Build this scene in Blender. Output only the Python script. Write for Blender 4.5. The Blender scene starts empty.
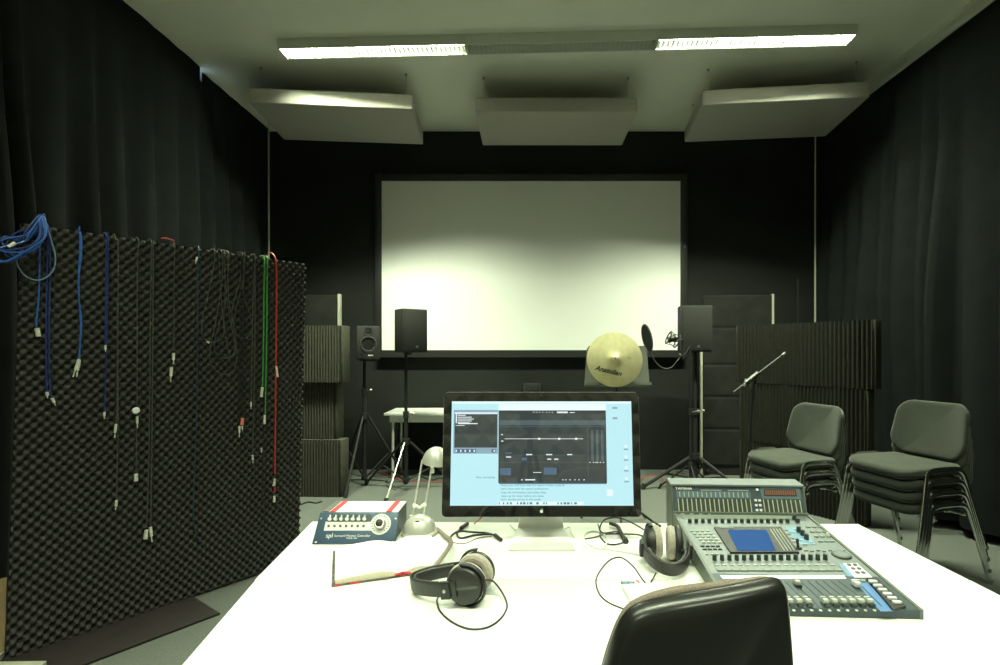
import bpy, bmesh, math, random
from mathutils import Vector, Matrix, Euler
random.seed(7)
PI = math.pi
sc = bpy.context.scene
COL = sc.collection
F = 520.0; CX = 530.0; CY = 351.0; CAMZ = 1.35

# ---------- pixel helpers: a photo point at a known distance or height ----------
def at(px, py, Y): return Vector(((px-CX)*Y/F, Y, CAMZ-(py-CY)*Y/F))
def atz(px, py, z):
    Y = (CAMZ-z)*F/(py-CY); return Vector(((px-CX)*Y/F, Y, z))
R = math.radians
def Mt(x=0, y=0, z=0): return Matrix.Translation((x, y, z))
def Mr(a, ax): return Matrix.Rotation(R(a), 4, ax)

# ---------- materials ----------
def mat(name, col, rough=0.6, metal=0.0, var=0.08, scale=30.0, bump=0.0, bscale=200.0, coat=0.0, emit=None, estr=1.0, spec=0.5, sheen=0.0):
    m = bpy.data.materials.new(name); m.use_nodes = True
    nt = m.node_tree; b = nt.nodes['Principled BSDF']
    tc = nt.nodes.new('ShaderNodeTexCoord')
    if var > 0:
        n = nt.nodes.new('ShaderNodeTexNoise'); n.inputs['Scale'].default_value = scale; n.inputs['Detail'].default_value = 4
        nt.links.new(tc.outputs['Object'], n.inputs['Vector'])
        r = nt.nodes.new('ShaderNodeValToRGB')
        r.color_ramp.elements[0].position = 0.3; r.color_ramp.elements[1].position = 0.7
        r.color_ramp.elements[0].color = (*[c*(1-var) for c in col], 1)
        r.color_ramp.elements[1].color = (*[min(1, c*(1+var)) for c in col], 1)
        nt.links.new(n.outputs['Fac'], r.inputs['Fac']); nt.links.new(r.outputs['Color'], b.inputs['Base Color'])
    else:
        b.inputs['Base Color'].default_value = (*col, 1)
    b.inputs['Roughness'].default_value = rough; b.inputs['Metallic'].default_value = metal
    b.inputs['Specular IOR Level'].default_value = spec
    b.inputs['Coat Weight'].default_value = coat; b.inputs['Coat Roughness'].default_value = 0.03
    if sheen: b.inputs['Sheen Weight'].default_value = sheen
    if emit:
        b.inputs['Emission Color'].default_value = (*emit, 1); b.inputs['Emission Strength'].default_value = estr
    if bump > 0:
        n2 = nt.nodes.new('ShaderNodeTexNoise'); n2.inputs['Scale'].default_value = bscale
        nt.links.new(tc.outputs['Object'], n2.inputs['Vector'])
        bp = nt.nodes.new('ShaderNodeBump'); bp.inputs['Strength'].default_value = bump; bp.inputs['Distance'].default_value = 0.003
        nt.links.new(n2.outputs['Fac'], bp.inputs['Height']); nt.links.new(bp.outputs['Normal'], b.inputs['Normal'])
    return m

M = {}
M['ceil'] = mat('ceiling_paint', (.78, .79, .69), .9, var=.03, scale=3)
M['wallblack'] = mat('black_wall_paint', (.017, .018, .017), .85, var=.15, scale=2, spec=.2)
M['carpet'] = mat('grey_carpet', (.115, .123, .112), .95, var=.22, scale=120, bump=.5, bscale=300, spec=.1)
M['velvet'] = mat('black_curtain_cloth', (.0135, .0148, .0152), .95, var=.12, scale=6, spec=.05)
M['foam'] = mat('dark_acoustic_foam', (.055, .054, .049), .95, var=.0, scale=40, spec=.08)
M['ribfoam'] = mat('olive_grey_ribbed_foam', (.062, .061, .048), .95, var=.12, scale=20, spec=.1, bump=.2)
M['ribfoam_shaded'] = mat('shaded_ribbed_foam', (.022, .022, .017), .95, var=.12, scale=20, spec=.1)  # same ribbed foam, darkened: the right stack's weaker light put into the colour
M['ribedge_shaded'] = mat('shaded_foam_end', (.042, .042, .033), .95, var=.1, scale=20, spec=.1)  # end strips of the right stack, darkened for the same weaker light
M['ribedge'] = mat('foam_end', (.075, .074, .058), .95, var=.1, scale=20, spec=.1)
M['blanket'] = mat('dark_felt', (.022, .022, .020), .98, var=.2, scale=8, spec=.1, bump=.3)
M['wood'] = mat('pale_wood', (.33, .24, .12), .6, var=.2, scale=12)
M['palewood'] = mat('pale_board_edge', (.42, .42, .33), .7, var=.1, scale=12)
M['brown'] = mat('dark_brown_felt', (.013, .007, .0065), .8, var=.25, scale=9, bump=.3)
M['white'] = mat('white_laminate', (.84, .85, .80), .38, var=.01, scale=3, spec=.4)
M['whitep'] = mat('white_plastic', (.80, .81, .78), .4, var=.02)
M['screen'] = mat('projection_cloth', (.88, .88, .86), .95, var=.01, scale=2, spec=.1)
M['black'] = mat('black_plastic', (.018, .018, .018), .45, var=.1)
M['blackgloss'] = mat('glossy_black_plastic', (.016, .016, .015), .28, var=.1, scale=12, spec=.5, bump=.05, bscale=60)
M['blackmetal'] = mat('black_powder_coat', (.018, .018, .018), .55, var=.1, spec=.3)
M['grille'] = mat('speaker_grille', (.030, .030, .028), .85, var=.3, scale=250, bump=.6, bscale=500, spec=.15)
M['cabinet'] = mat('speaker_cabinet', (.026, .026, .025), .7, var=.15, scale=60, bump=.3, bscale=300, spec=.25)
M['rubber'] = mat('black_rubber', (.012, .012, .012), .5, var=.05)
M['chrome'] = mat('chrome', (.78, .79, .77), .12, metal=1, var=.02)
M['steel'] = mat('brushed_steel', (.45, .45, .42), .3, metal=1, var=.08, scale=80)
M['alu'] = mat('satin_aluminium', (.74, .74, .71), .42, metal=.25, var=.03)
M['silverp'] = mat('silver_lamp_plastic', (.60, .59, .54), .35, metal=.3, var=.03)
M['chairfab'] = mat('grey_chair_fabric', (.044, .049, .040), .95, var=.18, scale=260, bump=.3, bscale=500, spec=.1, sheen=.2)
M['brownfab'] = mat('brown_grey_fabric', (.24, .20, .165), .95, var=.3, scale=400, bump=.6, bscale=700, spec=.1)
M['glassblack'] = mat('monitor_glass', (.012, .012, .012), .04, var=0, spec=.6, coat=.6)
M['lcd'] = mat('lit_desktop', (.05, .05, .05), .06, var=0, emit=(.53, .90, .97), estr=.92)
M['lcdbar'] = mat('lit_menu_bar', (.05, .05, .05), .06, var=0, emit=(.82, .98, 1), estr=1.0)
M['uidark'] = mat('lit_dark_window', (.03, .03, .03), .04, var=0, emit=(.07, .10, .12), estr=.35, spec=.8, coat=1)
M['uimid'] = mat('lit_grey_panel', (.03, .03, .03), .04, var=0, emit=(.12, .18, .21), estr=.6, spec=.8, coat=1)
M['uibar'] = mat('lit_toolbar', (.03, .03, .03), .05, var=0, emit=(.33, .50, .62), estr=.8)
M['uiblue'] = mat('lit_blue_panel', (.03, .03, .03), .05, var=0, emit=(.09, .16, .26), estr=.8)
M['uiwhite'] = mat('lit_white_marks', (.05, .05, .05), .1, var=0, emit=(.85, .95, 1), estr=.95)
M['uitext'] = mat('screen_text', (.02, .08, .10), .3, var=0, emit=(.05, .22, .28), estr=.8)
M['console'] = mat('console_grey_green', (.185, .208, .215), .45, metal=.2, var=.04, scale=60)
M['consoled'] = mat('console_slate', (.055, .075, .088), .45, metal=.2, var=.05, scale=60)
M['conside'] = mat('console_side_grey', (.12, .135, .115), .5, var=.05)
M['conblue'] = mat('console_blue', (.08, .19, .42), .5, var=.03)
M['conlblue'] = mat('console_light_blue', (.15, .28, .42), .5, var=.03)
M['keylight'] = mat('light_key', (.46, .49, .44), .4, var=.02)
M['keygreen'] = mat('green_grey_key', (.25, .29, .25), .4, var=.02)
M['knob'] = mat('dark_knob', (.035, .05, .045), .4, var=.05)
M['slot'] = mat('dark_slot', (.01, .012, .012), .6, var=0)
M['bluelcd'] = mat('blue_lcd', (.004, .02, .06), .3, var=0, emit=(.0, .075, .32), estr=.8, spec=.1)
M['amber'] = mat('amber_display', (.05, .03, .02), .3, var=.3, scale=120, emit=(.26, .11, .055), estr=.7)
M['conlabel'] = mat('console_label_slate', (.10, .15, .18), .45, var=.03)
M['meter'] = mat('meter_window', (.07, .075, .055), .2, var=.1)
M['bluepanel'] = mat('slate_blue_panel', (.055, .095, .155), .4, metal=.2, var=.05)
M['uiwhite_paint'] = mat('white_lettering', (.92, .93, .90), .5, var=0)
M['red'] = mat('red_stripe', (.62, .035, .05), .4, var=.03)
M['darkgrey'] = mat('dark_grey_paint', (.09, .095, .09), .5, var=.05)
M['page'] = mat('book_page', (.82, .81, .74), .85, var=.01)
M['pageedge'] = mat('page_block', (.74, .68, .53), .9, var=.08, scale=200)
M['cover'] = mat('book_cover', (.10, .09, .09), .5, var=.7, scale=60)
M['pad'] = mat('grey_velour', (.42, .37, .31), .98, var=.2, scale=200, bump=.5, bscale=500, sheen=.5)
M['leather'] = mat('black_leatherette', (.028, .028, .026), .42, var=.15, bump=.4, bscale=90)
M['hpcup'] = mat('black_cup', (.03, .031, .028), .35, var=.05)
M['cymbal'] = mat('cymbal_bronze', (.86, .80, .46), .34, metal=.6, var=.07, scale=25, bump=.15, bscale=60)
M['ink'] = mat('black_ink', (.03, .025, .01), .6, var=0)
M['blue'] = mat('blue_cable', (.030, .115, .42), .4, var=.05)
M['navy'] = mat('dark_blue_cable', (.018, .035, .16), .45, var=.05)
M['lightblue'] = mat('grey_blue_cable', (.16, .24, .36), .4, var=.05)
M['teal'] = mat('dark_teal_cable', (.018, .045, .075), .5, var=.05)
M['bcable'] = mat('black_cable', (.018, .018, .017), .35, var=.05)
M['gcable'] = mat('grey_black_cable', (.07, .07, .06), .35, var=.05)
M['green'] = mat('green_cable', (.065, .30, .055), .4, var=.05)
M['redcable'] = mat('red_cable', (.50, .035, .03), .4, var=.05)
M['whitecable'] = mat('white_cable', (.75, .76, .72), .4, var=.02)
M['greycord'] = mat('grey_brown_cord', (.27, .23, .18), .5, var=.1)
M['nickel'] = mat('nickel_plug', (.78, .76, .66), .3, metal=.25, var=.03)
M['pink'] = mat('coral_plug', (.85, .25, .16), .5, var=.03)
M['panelgrey'] = mat('grey_baffle_cloth', (.36, .345, .31), .95, var=.03, scale=30, spec=.1)
M['fixture'] = mat('white_enamel', (.62, .64, .56), .4, var=.01)
M['louvre'] = mat('bright_louvre', (.72, .73, .68), .3, metal=.3, var=.01)
M['reflector'] = mat('grey_reflector', (.05, .053, .045), .7, metal=.0, var=.01)
M['tube'] = mat('lit_tube', (.8, .8, .8), .5, var=0, emit=(.95, 1, .82), estr=14)
M['tubeoff'] = mat('unlit_tube', (.75, .78, .70), .3, var=0)
M['daylight'] = mat('daylight_pane', (.2, .3, .4), .3, var=0, emit=(.42, .62, .85), estr=1.4)
M['cord'] = mat('pale_curtain_cord', (.42, .44, .34), .7, var=.05)
M['pyr'] = mat('grey_pyramid_foam', (.50, .47, .38), .95, var=.1, scale=20, spec=.1)
M['mstand'] = mat('grey_sheet_steel', (.16, .165, .14), .45, metal=.3, var=.05)

# ---------- mesh builder ----------
class MB:
    def __init__(s): s.bm = bmesh.new()
    def _x(s, vs, m):
        if m is not None: bmesh.ops.transform(s.bm, matrix=m, verts=vs)
        return s
    def box(s, c, sz, m=None, bev=0.0, seg=2):
        r = bmesh.ops.create_cube(s.bm, size=1.0); vs = r['verts']
        bmesh.ops.scale(s.bm, vec=sz, verts=vs); bmesh.ops.translate(s.bm, vec=c, verts=vs)
        if bev > 0:
            es = list({e for v in vs for e in v.link_edges})
            rr = bmesh.ops.bevel(s.bm, geom=es, offset=bev, segments=seg, affect='EDGES', profile=.5)
            vs = list({v for f in rr['faces'] for v in f.verts} | {v for v in vs if v.is_valid})
        return s._x(vs, m)
    def prism(s, poly, z0, z1, m=None, bev=0.0):
        n = len(poly)
        b = [s.bm.verts.new((x, y, z0)) for x, y in poly]; t = [s.bm.verts.new((x, y, z1)) for x, y in poly]
        fs = [s.bm.faces.new(b[::-1]), s.bm.faces.new(t)]
        for i in range(n): fs.append(s.bm.faces.new((b[i], b[(i+1) % n], t[(i+1) % n], t[i])))
        vs = b+t
        if bev > 0:
            es = list(set(fs[0].edges) | set(fs[1].edges))
            rr = bmesh.ops.bevel(s.bm, geom=es, offset=bev, segments=2, affect='EDGES', profile=.5)
            vs = list({v for f in rr['faces'] for v in f.verts} | {v for v in vs if v.is_valid})
            vs = list(set(vs))
        return s._x(vs, m)
    def cyl(s, p0, p1, r0, r1=None, n=12, m=None):
        if r1 is None: r1 = r0
        p0, p1 = Vector(p0), Vector(p1); d = p1-p0
        q = d.to_track_quat('Z', 'Y').to_matrix()
        A = []; B = []
        for i in range(n):
            a = 2*PI*i/n; e = q @ Vector((math.cos(a), math.sin(a), 0))
            A.append(s.bm.verts.new(p0+e*r0)); B.append(s.bm.verts.new(p1+e*r1))
        s.bm.faces.new(A[::-1]); s.bm.faces.new(B)
        for i in range(n): s.bm.faces.new((A[i], A[(i+1) % n], B[(i+1) % n], B[i]))
        return s._x(A+B, m)
    def lathe(s, prof, n=24, m=None):       # prof: [(r,z)...]
        rings = []; allv = []
        for r, z in prof:
            if r < 1e-6:
                v = s.bm.verts.new((0, 0, z)); rings.append([v]); allv.append(v)
            else:
                ring = [s.bm.verts.new((r*math.cos(2*PI*i/n), r*math.sin(2*PI*i/n), z)) for i in range(n)]
                rings.append(ring); allv += ring
        for a, b in zip(rings, rings[1:]):
            for i in range(n):
                j = (i+1) % n
                if len(a) == 1 and len(b) == 1: continue
                if len(a) == 1: s.bm.faces.new((a[0], b[j], b[i]))
                elif len(b) == 1: s.bm.faces.new((a[i], a[j], b[0]))
                else: s.bm.faces.new((a[i], a[j], b[j], b[i]))
        if len(rings[0]) > 1: s.bm.faces.new(rings[0][::-1])
        if len(rings[-1]) > 1: s.bm.faces.new(rings[-1])
        return s._x(allv, m)
    def tube(s, pts, r, n=8, sub=5, closed=False, flat=None, m=None):
        P = [Vector(p) for p in pts]
        if sub > 1 and len(P) > 2:
            Q = []; L = len(P); rng = range(L if closed else L-1)
            for i in rng:
                if closed: a, b, c, d = P[(i-1) % L], P[i], P[(i+1) % L], P[(i+2) % L]
                else: a, b, c, d = P[max(i-1, 0)], P[i], P[i+1], P[min(i+2, L-1)]
                for k in range(sub):
                    t = k/sub
                    Q.append(.5*((2*b)+(c-a)*t+(2*a-5*b+4*c-d)*t*t+(3*b-a-3*c+d)*t**3))
            if not closed: Q.append(P[-1])
            P = Q
        L = len(P); rings = []; up = None
        for i in range(L):
            if closed: t = P[(i+1) % L]-P[(i-1) % L]
            else: t = P[min(i+1, L-1)]-P[max(i-1, 0)]
            t = t.normalized() if t.length > 1e-9 else Vector((0, 0, 1))
            if up is None:
                up = Vector((0, 0, 1)) if abs(t.z) < .9 else Vector((0, 1, 0))
            u = (up-t*up.dot(t)); u = u.normalized() if u.length > 1e-6 else t.orthogonal().normalized()
            up = u; w = t.cross(u)
            ra, rb = (r, r) if flat is None else flat
            rings.append([s.bm.verts.new(P[i]+w*ra*math.cos(2*PI*k/n)+u*rb*math.sin(2*PI*k/n)) for k in range(n)])
        for i in range(L if closed else L-1):
            a, b = rings[i], rings[(i+1) % L]
            for k in range(n): s.bm.faces.new((a[k], a[(k+1) % n], b[(k+1) % n], b[k]))
        if not closed: s.bm.faces.new(rings[0][::-1]); s.bm.faces.new(rings[-1])
        return s._x([v for q in rings for v in q], m)
    def grid(s, nu, nv, fn, thick=None, m=None):
        g = [[s.bm.verts.new(fn(i/nu, j/nv)) for j in range(nv+1)] for i in range(nu+1)]
        for i in range(nu):
            for j in range(nv): s.bm.faces.new((g[i][j], g[i+1][j], g[i+1][j+1], g[i][j+1]))
        vs = [v for q in g for v in q]
        if thick:    # a back sheet moved by the vector, edges closed
            h = [[s.bm.verts.new(v.co+Vector(thick)) for v in q] for q in g]
            for i in range(nu):
                for j in range(nv): s.bm.faces.new((h[i][j], h[i][j+1], h[i+1][j+1], h[i+1][j]))
            for i in range(nu):
                s.bm.faces.new((g[i][0], h[i][0], h[i+1][0], g[i+1][0])); s.bm.faces.new((g[i][nv], g[i+1][nv], h[i+1][nv], h[i][nv]))
            for j in range(nv):
                s.bm.faces.new((g[0][j], g[0][j+1], h[0][j+1], h[0][j])); s.bm.faces.new((g[nu][j], h[nu][j], h[nu][j+1], g[nu][j+1]))
            vs += [v for q in h for v in q]
        return s._x(vs, m)
    def pillow(s, w, d, t, r=.1, n=28, rings=6, shape=None, m=None):
        """rounded-rectangle cushion lying in XY, thickness t along Z; shape(x,y,z)->Vector deforms it"""
        vs = []; R_ = []
        def outline(k):
            pts = []
            hw, hd = w/2-r, d/2-r
            for ci, (sx, sy) in enumerate(((1, 1), (-1, 1), (-1, -1), (1, -1))):
                for i in range(n//4+1):
                    a = PI/2*ci+PI/2*i/(n//4)
                    pts.append((sx*hw+k*r*math.cos(a)-0, sy*hd+k*r*math.sin(a)))
            return pts
        prof = []
        for i in range(rings+1):
            a = -PI/2+PI*i/rings
            prof.append((math.cos(a), math.sin(a)))
        e = min(t/2, r*.8)
        out = outline(1.0)
        def ring(inset, z):
            L = []
            for x, y in out:
                l = math.hypot(x, y); k = 1-inset/max(l, 1e-6)
                p = Vector((x*k, y*k, z))
                if shape: p = shape(p)
                v = s.bm.verts.new(p); L.append(v); vs.append(v)
            return L
        seq = []
        for f in (.12, .25, .4, .55, .7, .85): seq.append(('s', f, -1))
        for c, sn in prof: seq.append(('e', e*(1-c), sn))
        for f in (.85, .7, .55, .4, .25, .12): seq.append(('s', f, 1))
        Rr = []
        for kind, a, sgn in seq:
            if kind == 'e': Rr.append(ring(a, sgn*t/2))
            else:
                L = []
                for x, y in out:
                    l = math.hypot(x, y); l2 = (l-e)*a
                    p = Vector((x/l*l2, y/l*l2, sgn*t/2*(1+.03*(1-a*a))))
                    if shape: p = shape(p)
                    v = s.bm.verts.new(p); L.append(v); vs.append(v)
                Rr.append(L)
        for a, b in zip(Rr, Rr[1:]):
            L = len(a)
            for i in range(L): s.bm.faces.new((a[i], a[(i+1) % L], b[(i+1) % L], b[i]))
        for L, z in ((Rr[0], -1), (Rr[-1], 1)):
            p = Vector((0, 0, z*t/2*1.03)); p = shape(p) if shape else p
            c = s.bm.verts.new(p); vs.append(c)
            for i in range(len(L)):
                q = (L[i], L[(i+1) % len(L)], c) if z > 0 else (L[(i+1) % len(L)], L[i], c)
                s.bm.faces.new(q)
        return s._x(vs, m)
    def build(s, name, material, parent=None, m=None, off=None, ang=35, smooth=True):
        if m is not None: bmesh.ops.transform(s.bm, matrix=m, verts=s.bm.verts)
        if off is not None: bmesh.ops.translate(s.bm, vec=-Vector(off), verts=s.bm.verts)
        bmesh.ops.recalc_face_normals(s.bm, faces=s.bm.faces)
        me = bpy.data.meshes.new(name); s.bm.to_mesh(me); s.bm.free()
        me.materials.append(M[material] if isinstance(material, str) else material)
        if smooth:
            me.polygons.foreach_set('use_smooth', [True]*len(me.polygons)); me.set_sharp_from_angle(angle=R(ang))
        o = bpy.data.objects.new(name, me); COL.objects.link(o)
        if parent: o.parent = parent
        return o

def tag(o, label=None, cat=None, group=None, kind=None):
    if label: o['label'] = label
    if cat: o['category'] = cat
    if group: o['group'] = group
    if kind: o['kind'] = kind
    return o
def thing(name, label, cat, loc=(0, 0, 0), rz=0, group=None):
    o = bpy.data.objects.new(name, None); COL.objects.link(o); o.empty_display_size = .1
    o.location = loc; o.rotation_euler = (0, 0, R(rz)); return tag(o, label, cat, group)
def text(name, body, size, material, parent, m, off=None, extr=.0004, align='CENTER', shear=0, bold=0):
    cu = bpy.data.curves.new(name, 'FONT'); cu.body = body; cu.size = size; cu.extrude = extr
    cu.align_x = align; cu.align_y = 'CENTER'; cu.shear = shear; cu.resolution_u = 3; cu.offset = bold
    t = bpy.data.objects.new('tmp', cu); COL.objects.link(t)
    dg = bpy.context.evaluated_depsgraph_get()
    me = bpy.data.meshes.new_from_object(t.evaluated_get(dg)); bpy.data.objects.remove(t)
    me.transform(m)
    if off is not None: me.transform(Matrix.Translation(-Vector(off)))
    me.materials.clear(); me.materials.append(M[material]); me.name = name
    o = bpy.data.objects.new(name, me); COL.objects.link(o); o.parent = parent
    return o
def copy_tree(o, parent=None):
    c = o.copy(); COL.objects.link(c); c.parent = parent
    for ch in list(o.children): copy_tree(ch, c)
    return c

# ================= THE ROOM =================
XL, XR, YB, YF, ZC = -3.05, 3.42, 5.92, -2.7, 3.85
MB().box(((XL+XR)/2, (YB+YF)/2, -.05), (XR-XL+.4, YB-YF+.4, .1)).build('floor', 'carpet')['kind'] = 'structure'
MB().box(((XL+XR)/2, (YB+YF)/2, ZC+.05), (XR-XL+.4, YB-YF+.4, .1)).build('ceiling', 'ceil')['kind'] = 'structure'
MB().box(((XL+XR)/2, YB+.05, ZC/2), (XR-XL+.4, .1, ZC)).build('wall_back', 'wallblack')['kind'] = 'structure'
MB().box((XR+.05, (YB+YF)/2, ZC/2), (.1, YB-YF, ZC)).build('wall_right', 'wallblack')['kind'] = 'structure'
# left wall with a window opening
WY0, WY1, WZ0, WZ1 = 4.0, 5.3, .9, 3.78
mb = MB()
mb.box((XL-.05, (YF+WY0)/2, ZC/2), (.1, WY0-YF, ZC)); mb.box((XL-.05, (WY1+YB)/2, ZC/2), (.1, YB-WY1, ZC))
mb.box((XL-.05, (WY0+WY1)/2, WZ0/2), (.1, WY1-WY0, WZ0)); mb.box((XL-.05, (WY0+WY1)/2, (WZ1+ZC)/2), (.1, WY1-WY0, ZC-WZ1))
mb.build('wall_left', 'wallblack')['kind'] = 'structure'
w = MB().box((XL-.07, (WY0+WY1)/2, (WZ0+WZ1)/2), (.01, WY1-WY0, WZ1-WZ0)).build('window_1', 'daylight'); w['kind'] = 'structure'
fr = MB()
for y in (WY0+.03, (WY0+WY1)/2+.3, WY1-.03): fr.box((XL-.05, y, (WZ0+WZ1)/2), (.04, .05, WZ1-WZ0-.02))
for z in (WZ0+.03, WZ1-.03): fr.box((XL-.05, (WY0+WY1)/2, z), (.04, WY1-WY0-.02, .05))
fr.build('window_frame', 'whitep', w)
# rear wall behind the viewer: pyramid foam tiles
mb = MB(); mb.box(((XL+XR)/2, YF-.05, ZC/2), (XR-XL+.4, .1, ZC))
px_ = .24; nx = int((XR-XL)/px_); nz = int(ZC/px_)
for i in range(nx):
    for j in range(nz):
        x0 = XL+.1+i*px_; z0 = .02+j*px_; c = mb.bm.verts.new((x0+px_/2, YF+.10, z0+px_/2))
        q = [mb.bm.verts.new(p) for p in ((x0, YF+.005, z0), (x0+px_, YF+.005, z0), (x0+px_, YF+.005, z0+px_), (x0, YF+.005, z0+px_))]
        for k in range(4): mb.bm.faces.new((q[k], q[(k+1) % 4], c))
mb.build('wall_rear', 'pyr', smooth=False)['kind'] = 'structure'
# trims: ceiling rail right, skirting
mb = MB(); mb.box((3.17, 2.2, ZC-.02), (.05, 7.4, .04)).box((3.215, 2.2, ZC-.035), (.02, 7.4, .07))
mb.build('trim_1', 'fixture')['kind'] = 'structure'
MB().box((XR-.012, (YF+YB)/2, .04), (.022, YB-YF-.02, .08)).build('baseboard_right', 'wood')['kind'] = 'structure'

# ---------- curtains ----------
def curtain(name, label, X, y0, y1, zt, zb, seed, amp=.11, pitch=.22, side=1, endfn=None):
    rnd = random.Random(seed)
    L = y1-y0; n = int(L/pitch); ph = [0]
    for i in range(n): ph.append(ph[-1]+rnd.uniform(.6, 1.5))
    ph = [p/ph[-1] for p in ph]; am = [rnd.uniform(.5, 1.25) for _ in ph]; sw = [rnd.uniform(-.4, .4) for _ in ph]
    nu = n*10; nv = 26
    def fn(u, v):
        z = zt+(zb-zt)*v
        k = 0
        while k < n-1 and ph[k+1] < u: k += 1
        t = (u-ph[k])/(ph[k+1]-ph[k]); A = am[k]*(1-t)+am[k+1]*t; S = sw[k]*(1-t)+sw[k+1]*t
        f = .5-.5*math.cos(2*PI*t)
        gv = min(1, v*1.7); grow = .06+.94*gv*gv*(3-2*gv)
        fade = min(1, u*L/.12, (1-u)*L/.12)
        x = X+side*amp*grow*(A+.3*math.sin(v*3.1+S*9))*(f**.5)*(.2+.8*max(fade, 0))+side*.022*math.sin(u*L*5.3+v*2+seed)*v
        y = y0+L*u+.03*S*v*fade
        if endfn: y = endfn(u, v, z, y)
        return Vector((x, y, z))
    o = MB().grid(nu, nv, fn, thick=(-side*.004, 0, 0)).build(name, 'velvet', ang=80)
    return tag(o, label, 'curtain')
def gapB(u, v, z, y):   # the near edge of the far curtain pulls back near the top
    return y+.12*min(1, max(0, (z-3.56)/.12))*max(0, 1-u/.12)
curtain('curtain', 'long black curtain along the left wall, from behind the foam screen forward', -2.90, YF+.12, 4.57, ZC-.002, .03, 3)
cur_b = curtain('curtain', 'short far section of black curtain on the left wall, beyond the sliver of daylight', -2.94, 4.545, 5.84, ZC-.002, .03, 9, endfn=gapB)
cur_c = curtain('curtain', 'long pleated black curtain along the right wall behind the stacked chairs', 3.25, YF+.12, 5.84, ZC-.05, .07, 21, side=-1, amp=.13, pitch=.24)
def cord(label, px, X, y_bot, par):
    Y = X*F/(px-CX); zb = CAMZ-(y_bot-CY)*Y/F
    mb = MB()
    pts = [(X, Y-.012, ZC-.02), (X, Y-.010, 2.5), (X, Y-.014, zb+.1), (X, Y, zb), (X, Y+.014, zb+.1), (X, Y+.004, 2.5), (X, Y-.004, ZC-.02)]
    o = mb.tube(pts, .0055, n=6, sub=6).build('pull_cord', 'cord', par); o['label'] = label
cord('pale pull cord', 269, -2.80, 440, cur_b)
cord('pale looped pull cord', 815, 3.10, 450, cur_c)

# ---------- ceiling lights ----------
LIGHTC = (.885, 1.0, .70)
def fixture(label, cx, cy, rz, on, power=30, W=.165, L=1.507, nb=40):
    t = thing('ceiling_light', label, 'ceiling light', (cx, cy, ZC), rz)
    H = .077
    # housing: a trough, wide at the ceiling, narrower below
    mb = MB()
    prof = [(-W/2, 0), (-W/2, -.02), (-W*.44, -H), (-W*.43, -H), (-W*.43, -.006), (W*.43, -.006), (W*.43, -H), (W*.44, -H), (W/2, -.02), (W/2, 0)]
    MB().prism([(-L/2+.01, -.006), (L/2-.01, -.006), (L/2-.01, -H+.001), (-L/2+.01, -H+.001)], -W*.428, -W*.418, m=Mr(90, 'X')).prism([(-L/2+.01, -.006), (L/2-.01, -.006), (L/2-.01, -H+.001), (-L/2+.01, -H+.001)], W*.418, W*.428, m=Mr(90, 'X')).build('reflector', 'reflector' if on else 'whitep', t, smooth=False)
    ends = []
    for x in (-L/2, L/2):
        ends.append([mb.bm.verts.new((x, y, z)) for y, z in prof])
    n = len(prof)
    for i in range(n): mb.bm.faces.new((ends[0][i], ends[0][(i+1) % n], ends[1][(i+1) % n], ends[1][i]))
    mb.bm.faces.new(ends[0]); mb.bm.faces.new(ends[1][::-1])
    for x in (-L/2+.004, L/2-.004): mb.box((x, 0, -.041), (.008, W*.80, .067))
    mb.build('housing', 'fixture', t, smooth=False)
    lv = MB()
    for i in range(1, nb):
        x = -L/2+L*i/nb; lv.box((x, 0, -H+.015), (.0016, W*.80, .028))
    pass
    lv.build('louvre', 'louvre' if on else 'chrome', t, smooth=False)
    for y in (-.018, .018):
        MB().cyl((-L/2+.02, y*1.6, -.017), (L/2-.02, y*1.6, -.017), .007, n=10).build('tube', 'tube' if on else 'tubeoff', t)
    if on:
        ld = bpy.data.lights.new('tube_light', 'AREA'); ld.shape = 'RECTANGLE'; ld.size = L-.06; ld.size_y = .028
        ld.energy = power; ld.color = LIGHTC; ld.spread = R(126)
        lo = bpy.data.objects.new('tube_light', ld); COL.objects.link(lo); lo.parent = t; lo.location = (0, 0, -.019)
    return t
PW = 72
a = R(2.4)
for k, (lab, on) in enumerate((('lit white louvred strip light on the ceiling, left end of the run', True),
                               ('unlit middle length of the louvred ceiling strip light', False),
                               ('lit white louvred strip light on the ceiling, right end of the run', True))):
    d = (k-1)*1.512
    fixture(lab, 0.245+d*math.cos(a), 4.15+d*math.sin(a)*1.0*-1, -2.4, on, PW*2.75)
for k, dd in enumerate((-1.57, 0, 1.57)):
    fixture(('left', 'middle', 'right')[k]+' lit strip light of the run over the desk, out of frame', .1+dd, .9, 0, True, PW*.52, nb=24)
for k, dd in enumerate((-1.57, 1.57)):
    fixture(('left', 'right')[k]+' lit strip light near the rear wall, out of frame', .1+dd, -1.3, 0, True, PW*.8, nb=24)

# ---------- ceiling baffles ----------
def baffle(label, cx, cy, zb, w, d, rz, t=.125):
    o = thing('ceiling_baffle', label, 'acoustic baffle', (cx, cy, zb), rz)
    MB().box((0, 0, t/2), (w, d, t), bev=.012, seg=3).build('panel', 'panelgrey', o)
    for sx in (-1, 1):
        for sy in (-1, 1):
            MB().cyl((sx*(w/2-.07), sy*(d/2-.08), t-.01), (sx*(w/2-.07), sy*(d/2-.08), ZC-zb), .0018, n=6).cyl((sx*(w/2-.07), sy*(d/2-.08), ZC-zb-.012), (sx*(w/2-.07), sy*(d/2-.08), ZC-zb), .012, n=10).build('hanging_wire', 'steel', o)
    # crimped foam top edge
    mb = MB()
    pts = [(-w/2+.01+(w-.02)*i/40, -d/2+.02, t+.002+.005*random.random()) for i in range(41)]
    mb.tube(pts, .008, n=6, sub=1); mb.build('edge_seam', 'panelgrey', o)
    return o
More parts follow.
